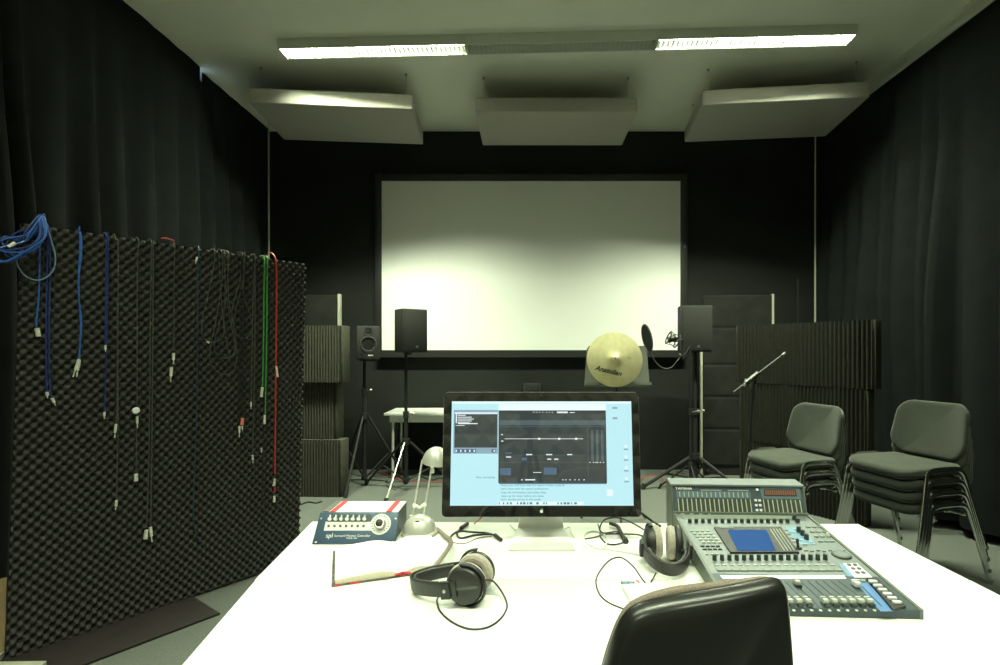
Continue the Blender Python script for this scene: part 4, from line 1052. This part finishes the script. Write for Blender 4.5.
MB().tube(P, .0068, n=10).build('sleeve', 'rubber', t, off=P[0]); MB().cyl(P[-1], P[-1]+(P[-1]-P[-2]).normalized()*.02, .0095, n=12).build('collar', 'black', t, off=P[0])
P = [atz(601, 545, DZ+.004), atz(612, 546, DZ+.004)]
# monitor lead dropping off the desk to the right
p0 = at(641, 513, 1.84); p1 = at(652, 521, 1.86); p2 = atz(660, 526, DZ+.004)
tm = thing('power_cord', 'thick black lead leaving the right lower corner of the monitor', 'cable', p0)
MB().tube([at(632, 506, 1.76), p0, p1, p2], .0045, n=8).build('cord', 'bcable', tm, off=p0)
q0 = at(482, 514, 1.78)
tm = thing('signal_lead', 'thin red lead slanting down behind the left side of the monitor', 'cable', q0)
MB().tube([at(486, 513, 1.80), at(480, 519, 1.82), atz(474, 524, DZ+.003)], .002, n=6).build('cord', 'redcable', tm, off=q0)

# small white box with label
p = Vector((.25, 1.25, DZ))
t = thing('white_box', 'flat white box with a small blue label, half hidden by the office chair', 'box', atz(640, 600, DZ), -2)
lo = t.location
q = [atz(621, 589, DZ), atz(634, 609, DZ), atz(668, 609, DZ), atz(662, 586, DZ)]
MB().prism([(a1.x-lo.x, a1.y-lo.y) for a1 in q], 0, .012, bev=.001).build('carton', 'whitep', t)
lc = atz(628, 583.5, DZ)
lab = thing('sticker', 'small blue and white printed sticker on the desk above the white box', 'sticker', lc)
MB().box((0, 0, .0006), (.036, .020, .001)).build('sticker_base', 'consoled', lab)
MB().box((-.008, 0, .0014), (.013, .012, .0006)).box((.008, 0, .0014), (.010, .012, .0006)).build('sticker_print', 'conlblue', lab)
MB().box((.030, -.002, .0006), (.005, .014, .001), m=Mr(25, 'Z')).build('red_mark', 'red', lab)

# ================= MIXING CONSOLE =================
CZF, CSL, CYF = .760, .092, 1.19
def cz(Y): return CZF+CSL*(Y-CYF)
def cp(px, py, up=0.0):    # ray onto the console surface
    k = (py-CY)/F      # z = CAMZ - k*Y
    Y = (CAMZ-CZF+CSL*CYF-up)/(k+CSL); return Vector(((px-CX)*Y/F, Y, cz(Y)+up))
FRc = Vector((.890, 1.185)); ang = R(-2.4)
ex = Vector((math.cos(ang), math.sin(ang))); ey = Vector((-math.sin(ang), math.cos(ang)))
CW, CD = .432, .56
FLc = FRc-ex*CW
con = thing('mixing_console', 'grey digital mixing console with blue screen, faders and meter bridge', 'mixing console', (FLc.x+ex.x*CW/2, FLc.y+ex.y*CW/2, DZ))
CO = con.location
def cl(u, v, z): q = FLc+ex*u+ey*v; return Vector((q.x, q.y, z))
def hexa(mb, P):
    v = [mb.bm.verts.new(p) for p in P]
    for f in ((3, 2, 1, 0), (4, 5, 6, 7), (0, 1, 5, 4), (1, 2, 6, 5), (2, 3, 7, 6), (3, 0, 4, 7)): mb.bm.faces.new([v[i] for i in f])
    return mb
def zs(u, v, d=0): q = FLc+ex*u+ey*v; return Vector((q.x, q.y, cz(q.y)+d))
mb = MB(); hexa(mb, [cl(.004, 0, DZ+.003), cl(CW-.004, 0, DZ+.003), cl(CW-.004, CD, DZ+.003), cl(.004, CD, DZ+.003), zs(.004, 0), zs(CW-.004, 0), zs(CW-.004, CD), zs(.004, CD)])
mb.build('chassis', 'console', con, off=CO, smooth=False)
for u0, u1 in ((-.004, .004), (CW-.004, CW+.004)):
    mb = MB(); hexa(mb, [cl(u0, -.004, DZ), cl(u1, -.004, DZ), cl(u1, CD+.06, DZ), cl(u0, CD+.06, DZ), zs(u0, -.004, .003), zs(u1, -.004, .003), zs(u1, CD, .004), zs(u0, CD, .004)])
    for v in mb.bm.verts: pass
    mb.build('side_panel', 'conside', con, off=CO, smooth=False)
# slate fader area
def surf(name, quad, d, material, parent=con, th=.001):
    P = [cp(x, y) for x, y in quad]
    mb = MB(); hexa(mb, [p+Vector((0, 0, d-th)) for p in P]+[p+Vector((0, 0, d)) for p in P])
    return mb.build(name, material, parent, off=CO, smooth=False)
v0 = .0
a1 = (zs(.004, -.001, 0), zs(CW-.004, -.001, 0), zs(CW-.004, .142, 0), zs(.004, .142, 0))
mb = MB(); hexa(mb, [p for p in a1]+[p+Vector((0, 0, .0012)) for p in a1]); hexa(mb, [cl(.0, -.0035, DZ+.001), cl(CW, -.0035, DZ+.001), cl(CW, .0, DZ+.001), cl(.0, .0, DZ+.001), zs(.0, -.0035, .001), zs(CW, -.0035, .001), zs(CW, .0, .0012), zs(.0, .0, .0012)]); mb.build('fader_panel', 'consoled', con, off=CO, smooth=False)
def knob(name, px, py, r, h, material, base=.0006):
    p = cp(px, py); return MB().cyl(p+Vector((0, 0, base)), p+Vector((0, 0, h)), r, r*.86, n=12).build(name, material, con, off=CO)
def key(px, py, w, d, material='keylight', h=.0035, name='button'):
    p = cp(px, py)-CO; return MB().box((p.x, p.y, p.z+h/2), (w, d, h), m=None).build(name, material, con, smooth=False)
def lerp(a1, b1, t_): return a1+(b1-a1)*t_
for i in range(16): knob('gain_knob', lerp(689.8, 787.5, i/15), 522.6, .0062, .012, 'knob')
surf('legend_strip', [(684.5, 519.2), (797.5, 519.2), (793, 515.2), (680.5, 515.2)], .0012, 'keygreen')
for i in range(13): key(lerp(682.5, 791, i/12), 514.3, .012, .006, 'keylight')
for i in range(16): knob('encoder_knob', lerp(714.6, 825.2, i/15), lerp(560.2, 559.6, i/15), .0060, .015, 'knob')
for i in range(16):
    key(lerp(716.5, 832, i/15), 565.2, .013, .005, 'keylight', .002)
    key(lerp(720.5, 838.5, i/15), 570.6, .0185, .010, 'keygreen', .003)
surf('write_strip', [(723, 579.3), (846.5, 579.3), (844, 575.9), (720, 575.9)], .0016, 'whitep')
# left key block
for r_ in range(5):
    for c_ in range(4): key(691.5+r_*3.0+c_*5.4, 531.5+r_*2.9, .0105, .006, 'keylight')
for r_ in range(2):
    for c_ in range(4): key(702.5+r_*2.2+c_*5.1, 546.8+r_*3.0, .0105, .005, 'knob')
for i in range(3): key(707+i*5, 554.8, .008, .004, 'keylight')
# display housing
def solid(name, quad, h0, h1, material, parent=con):
    P = [cp(x, y) for x, y in quad]
    mb = MB(); hexa(mb, [p+Vector((0, 0, h0)) for p in P]+[p+Vector((0, 0, h1)) for p in P])
    return mb.build(name, material, parent, off=CO, smooth=False)
dh = solid('display_housing', [(730.5, 554), (799, 554), (781, 528.5), (714, 528.5)], 0, .006, 'black')
o = surf('lcd_screen', [(738, 553.2), (776, 553.2), (766.5, 532.2), (727.5, 532.2)], .0072, 'bluelcd', dh, .0008)
mb = MB()
for i in range(4):
    P = [cp(x, y)+Vector((0, 0, .0066)) for x, y in ((774.5+i*3.4+9.6, 553.0), (775.1+i*3.4+9.6, 553.0), (770.5+i*3.0, 531.0), (769.9+i*3.0, 531.0))]
    hexa(mb, P+[p+Vector((0, 0, .0008)) for p in P])
mb.build('meter_lines', 'keylight', dh, off=CO, smooth=False)
p = cp(724.5, 529.6)+Vector((0, 0, .0066)); text('display_logo', 'YAMAHA', .0105, 'keylight', dh, Matrix.Translation(p) @ Mt(.006, -.002, .0006) @ Mr(5, 'X'), off=CO)
# right section
surf('blue_field', [(801, 545), (816, 545), (807, 534), (789, 534)], .0012, 'conlblue')
surf('blue_field', [(789, 533), (802, 533), (797, 527), (785, 527)], .0012, 'conlblue')
for x, y in ((798.6, 532), (802.6, 535.6), (806.4, 539.6)): knob('parameter_knob', x, y, .0068, .017, 'knob')
for x, y in ((794.3, 519.6), (797.6, 522.6)): knob('parameter_knob', x, y, .0065, .014, 'knob')
p = cp(798.5, 548.5); MB().cyl(p, p+Vector((-.004, 0, .028)), .003, .0045, n=10).cyl(p, p+Vector((0, 0, .004)), .009, n=14).build('joystick', 'knob', con, off=CO)
for (x, y) in ((786.5, 530.5), (789, 534.5), (792, 538.5), (794.5, 542), (796, 530), (800, 541), (805, 545), (811, 543)): key(x, y, .010, .005, 'keylight')
for r_ in range(4):
    for c_ in range(3): key(808+c_*6+r_*4.2, 527.5+r_*4.8, .0125, .007, 'keygreen')
for i in range(5): key(806+i*6, 551+(i % 2)*.6, .010, .004, 'keygreen')
p = cp(841.5, 555.5); wh = MB().lathe([(.0225, 0), (.0235, .003), (.021, .006), (.019, .0045), (0, .004)], n=32, m=Matrix.Translation(p)).build('jog_wheel', 'console', con, off=CO)
p = cp(844.5, 552.5); MB().lathe([(.0035, 0), (.003, .0012), (0, .0012)], n=12, m=Matrix.Translation(p+Vector((0, 0, .0048)))).build('finger_dimple', 'knob', wh, off=CO)
MB().tube([cp(841.5, 555.5)+Vector((.0245*math.cos(q*PI/12), .0245*math.sin(q*PI/12), .001)) for q in range(24)], .001, n=5, sub=1, closed=True).build('jog_wheel_ring', 'knob', con, off=CO)
p = cp(827.5, 536.5); MB().lathe([(.008, 0), (.007, .006), (.003, .012), (0, .012)], n=14, m=Matrix.Translation(p)).build('talkback_microphone', 'keylight', con, off=CO)
surf('blue_field', [(848, 577), (856, 577), (846, 564.5), (838, 564.5)], .0016, 'conlblue')
surf('white_field', [(854.5, 578), (872.5, 578), (857, 563.8), (843, 563.8)], .0018, 'whitep')
for i, (x, y) in enumerate(((849.2, 565.8), (855, 565.8), (853.2, 569.6), (859, 569.6), (857.4, 573.6), (863.2, 573.6))): key(x, y, .008, .008, 'conside', .005)
surf('blue_band', [(880.5, 612), (893.5, 612), (868, 583.5), (856.5, 583.5)], .0018, 'conblue')
bk = solid('monitor_section', [(892.5, 612), (906, 609), (876, 580.5), (866.5, 580.5)], 0, .008, 'black')
for i in range(6):
    x, y = lerp(872.5, 896.5, i/5), lerp(585.5, 606.5, i/5)
    p = cp(x, y)-CO; MB().box((p.x+.001, p.y, p.z+.010), (.019, .0085, .006), bev=.001).build('monitor_key', 'whitep', bk)
for (x, y) in ((858, 581), (863, 581.5)): key(x, y, .010, .005, 'keylight')
# faders
sTop = [lerp(723.5, 838.5, i/15) for i in range(16)]; sBot = [lerp(738.5, 873, i/15) for i in range(16)]
pos = [.88]*16; pos[9] = .16; pos[2] = .4; pos[10] = .88
for i in range(16):
    mb = MB(); P = [cp(sTop[i]-.5, 581.5), cp(sTop[i]+.5, 581.5), cp(sBot[i]+.5, 607.5), cp(sBot[i]-.5, 607.5)]
    P = P[::-1]; hexa(mb, [p+Vector((0, 0, .0008)) for p in P]+[p+Vector((0, 0, .0016)) for p in P]); mb.build('fader_slot', 'slot', con, off=CO, smooth=False)
    k = pos[i]; a2 = cp(sTop[i], 581.5); b2 = cp(sBot[i], 607.5); p = a2.lerp(b2, k)-CO
    fd = MB().box((p.x, p.y, p.z+.0085), (.0125, .021, .013), bev=.002).build('fader', 'keylight', con)
    MB().box((p.x, p.y, p.z+.0152), (.0125, .002, .001)).build('fader_mark', 'knob', fd)
    MB().box((p.x, p.y-.0125, p.z+.004), (.0125, .007, .006)).build('fader_foot', 'knob', fd)
    b3 = cp(sBot[i]+1.5, 610.8); MB().cyl(b3, b3+Vector((0, 0, .0018)), .0035, n=10).build('channel_dot', 'keylight', con, off=CO)
mb = MB(); P = [cp(859.4, 585), cp(860.2, 585), cp(882, 607), cp(881, 607)][::-1]; hexa(mb, [p+Vector((0, 0, .0018)) for p in P]+[p+Vector((0, 0, .0024)) for p in P]); mb.build('master_slot', 'slot', con, off=CO, smooth=False)
p = cp(856, 587)-CO; fd = MB().box((p.x, p.y, p.z+.009), (.0135, .021, .013), bev=.002).build('master_fader', 'whitep', con); MB().box((p.x, p.y, p.z+.0157), (.0135, .002, .001)).build('fader_mark', 'knob', fd)
# meter bridge
v_f = CD-.03
zf = zs(0, v_f).z
BZ0, BZ1 = zf-.002, .893
mbf = .035
P = [cl(0, v_f, BZ0), cl(CW, v_f, BZ0), cl(CW, CD+.06, DZ+.01), cl(0, CD+.06, DZ+.01), cl(0, v_f+mbf, BZ1), cl(CW, v_f+mbf, BZ1), cl(CW, CD+.06, BZ1+.006), cl(0, CD+.06, BZ1+.006)]
br = hexa(MB(), P).build('meter_bridge', 'consoled', con, off=CO, smooth=False)
P = [cl(-.004, v_f+mbf-.006, BZ1), cl(CW+.004, v_f+mbf-.006, BZ1), cl(CW+.004, CD+.062, BZ1+.006), cl(-.004, CD+.062, BZ1+.006)]
hexa(MB(), P+[p+Vector((0, 0, .006)) for p in P]).build('bridge_top', 'console', con, off=CO, smooth=False)
P = [cl(-.004, v_f-.008, BZ0-.002), cl(CW+.004, v_f-.008, BZ0-.002), cl(CW+.004, v_f+.004, BZ0-.002), cl(-.004, v_f+.004, BZ0-.002)]
hexa(MB(), P+[p+Vector((0, 0, .010)) for p in P]).build('bridge_lip', 'conside', con, off=CO, smooth=False)
for u0 in (-.006, CW):
    P = [cl(u0, v_f-.004, DZ+.01), cl(u0+.006, v_f-.004, DZ+.01), cl(u0+.006, CD+.062, DZ+.01), cl(u0, CD+.062, DZ+.01), cl(u0, v_f+mbf-.006, BZ1+.004), cl(u0+.006, v_f+mbf-.006, BZ1+.004), cl(u0+.006, CD+.062, BZ1+.008), cl(u0, CD+.062, BZ1+.008)]
    hexa(MB(), P).build('bridge_cheek', 'conside', con, off=CO, smooth=False)
o_ = cl(0, v_f, BZ0); vx = Vector((ex.x, ex.y, 0)); tp_ = cl(0, v_f+mbf, BZ1)-o_; BH = tp_.length; vy = tp_.normalized(); vn = vx.cross(vy)
if vn.y > 0: vn = -vn
BM = Matrix(((vx.x, vy.x, vn.x, o_.x), (vx.y, vy.y, vn.y, o_.y), (vx.z, vy.z, vn.z, o_.z), (0, 0, 0, 1)))
def bplate(name, u0, v0, u1, v1, material, d=.0012, par=br): return MB().box(((u0+u1)/2*CW, (v0+v1)/2*BH, d/2), ((u1-u0)*CW, (v1-v0)*BH, d), m=BM).build(name, material, par, off=CO, smooth=False)
bplate('label_strip', .03, .56, .60, .80, 'conlabel'); bplate('label_strip', .68, .56, .98, .98, 'conlabel')
bplate('display_window', .705, .66, .95, .90, 'slot', .002)
for i in range(14): bplate('display_segment', .712+i*.0168, .69, .724+i*.0168, .87, 'amber', .0026)
bplate('meter_window', .03, .08, .60, .54, 'meter'); bplate('meter_window', .68, .08, .98, .54, 'meter')
for i in range(17):
    u = .038+i*.0345; bplate('meter_bar', u-.003, .09, u+.004, .53, 'keylight', .0022)
for i in range(9):
    u = .69+i*.0345; bplate('meter_bar', u-.003, .09, u+.004, .53, 'keylight', .0022)
for i in range(16):
    u = .055+i*.0345; bplate('channel_label', u-.003, .60, u+.003, .78, 'keylight', .0018)
for r_ in range(3):
    for c_ in (0, 1): bplate('bridge_button', .622+c_*.030, .12+r_*.17, .640+c_*.030, .20+r_*.17, 'whitep', .004)
bplate('bridge_button', .645, .84, .663, .92, 'whitep', .004)
for u in (.22, .43): bplate('legend_line', u, .83, u+.16, .85, 'keylight', .0016)
text('bridge_logo', 'YAMAHA', .0135, 'uiwhite_paint', br, BM @ Mt(.09*CW, .89*BH, .0008), off=CO, extr=.0010)

# ================= OFFICE CHAIR =================
t = thing('office_chair', 'black-backed office chair with brown-grey cushion, pushed up to the desk', 'chair', (.275, .79, 0), 6)
zt = .998
def shell_out(k=1.0, dz=0.0):
    # outline in local x,z (behind view): left edge slants out, top rounded
    H = .46
    base = [(-.175, -.46), (-.190, -.38), (-.192, -.28), (-.183, -.18), (-.170, -.12), (-.155, -.075), (-.145, -.050), (-.130, -.030), (-.105, -.019), (-.05, -.010), (.03, -.003), (.085, .002), (.104, .001), (.115, -.005), (.120, -.020), (.122, -.06), (.128, -.18), (.126, -.30), (.115, -.40), (.10, -.46)]
    return base
def bowed(x, z): return -.020*(1-((x+.03)/.16)**2)-.012*math.sin((z+.46)/.46*PI)
mb = MB()
ol = shell_out(); cxm = -.03; czm = -.22
rings = []
for kk, dy in ((1.0, .022), (1.012, .010), (1.0, -.002), (.975, -.011), (.94, -.016), (.85, -.019), (.6, -.022), (.3, -.024)):
    rings.append([mb.bm.verts.new((cxm+(x-cxm)*kk, bowed(x, z)*1.0+dy, zt+czm+(z-czm)*kk)) for x, z in ol])
for A, B in zip(rings, rings[1:]):
    for i in range(len(ol)): mb.bm.faces.new((A[i], A[(i+1) % len(ol)], B[(i+1) % len(ol)], B[i]))
mb.bm.faces.new(rings[-1]); mb.bm.faces.new(rings[0][::-1])
o = mb.build('back_shell', 'blackgloss', t, ang=80)
sd = o.modifiers.new('sub', 'SUBSURF'); sd.levels = 2; sd.render_levels = 2
mb = MB(); rings = []
def cush(x, z): return Vector((x, 0, z))
for kk, dy in ((.97, .010), (.985, .018), (.985, .026), (.97, .033), (.93, .038), (.8, .041), (.5, .043)):
    rings.append([mb.bm.verts.new((cxm+(x-cxm)*kk, bowed(x, z)*1.0+dy, zt+czm+(z-czm)*kk+.011*math.exp(-((x+.045)/.075)**2)*(1 if z > -.05 else 0))) for x, z in ol])
for A, B in zip(rings, rings[1:]):
    for i in range(len(ol)): mb.bm.faces.new((A[i], A[(i+1) % len(ol)], B[(i+1) % len(ol)], B[i]))
mb.bm.faces.new(rings[-1]); mb.bm.faces.new(rings[0][::-1])
o = mb.build('back_cushion', 'brownfab', t, ang=80); sd = o.modifiers.new('sub', 'SUBSURF'); sd.levels = 2; sd.render_levels = 2
MB().pillow(.46, .44, .07, r=.09, m=Mt(-.03, .26, .47)).build('seat', 'brownfab', t, ang=60)
MB().pillow(.44, .42, .02, r=.09, m=Mt(-.03, .26, .428)).build('seat_shell', 'blackgloss', t, ang=60)
MB().tube([(-.03, .22, .41), (-.03, .02, .40), (-.03, -.045, .46), (-.03, -.075, .60), (-.03, -.075, .72)], .02, n=8, flat=(.03, .008)).build('back_support', 'blackmetal', t)
MB().cyl((-.03, .26, .10), (-.03, .26, .42), .026, n=16).build('gas_column', 'blackmetal', t)
for i in range(5):
    a1 = R(18+72*i); c_, s_ = math.cos(a1), math.sin(a1)
    lg = MB().tube([(-.03+c_*.02, .26+s_*.02, .11), (-.03+c_*.15, .26+s_*.15, .095), (-.03+c_*.28, .26+s_*.28, .07)], .018, n=8).build('base_leg', 'black', t)
    MB().cyl((-.03+c_*.28-s_*.018, .26+s_*.28+c_*.018, .027), (-.03+c_*.28+s_*.018, .26+s_*.28-c_*.018, .027), .027, n=14).build('castor', 'rubber', lg)

# ---- camera on tripod standing just behind the viewpoint (shows in the monitor glass) ----
t = thing('camera_tripod', 'black tripod with a camera, mirrored faintly in the glossy monitor', 'tripod', (0, -.22, 0))
MB().box((0, 0, 1.35), (.14, .09, .10), bev=.01).build('camera_body', 'black', t)
MB().cyl((0, .04, 1.35), (0, .12, 1.35), .034, n=20).build('camera_barrel', 'black', t)
MB().cyl((0, 0, 1.12), (0, 0, 1.30), .02, n=12).box((0, 0, 1.285), (.09, .07, .03)).build('tripod_head', 'black', t)
MB().tube([(0, 0, 1.24), (-.10, -.03, 1.21), (-.22, -.06, 1.18)], .011, n=8).build('pan_handle', 'rubber', t)
for az in (90, 210, 330):
    MB().cyl((.03*math.cos(R(az)), .03*math.sin(R(az)), 1.14), (.30*math.cos(R(az)), .30*math.sin(R(az)), 0), .016, .011, n=8).build('leg', 'blackmetal', t)

# ================= CAMERA, WORLD, VIEW =================
cd = bpy.data.cameras.new('camera'); co = bpy.data.objects.new('camera', cd); COL.objects.link(co)
co.location = (0, 0, CAMZ); co.rotation_euler = (R(90), 0, 0)
cd.sensor_width = 36; cd.lens = F/1000*36; cd.shift_x = -.030; cd.shift_y = (CY-332.5)/1000; cd.clip_start = .02
sc.camera = co
w = bpy.data.worlds.new('world'); sc.world = w; w.use_nodes = True
w.node_tree.nodes['Background'].inputs[0].default_value = (.5, .6, .7, 1); w.node_tree.nodes['Background'].inputs[1].default_value = .02
vs = sc.view_settings; vs.view_transform = 'Standard'; vs.look = 'None'; vs.gamma = 1; vs.use_curve_mapping = False; vs.exposure = 0.0
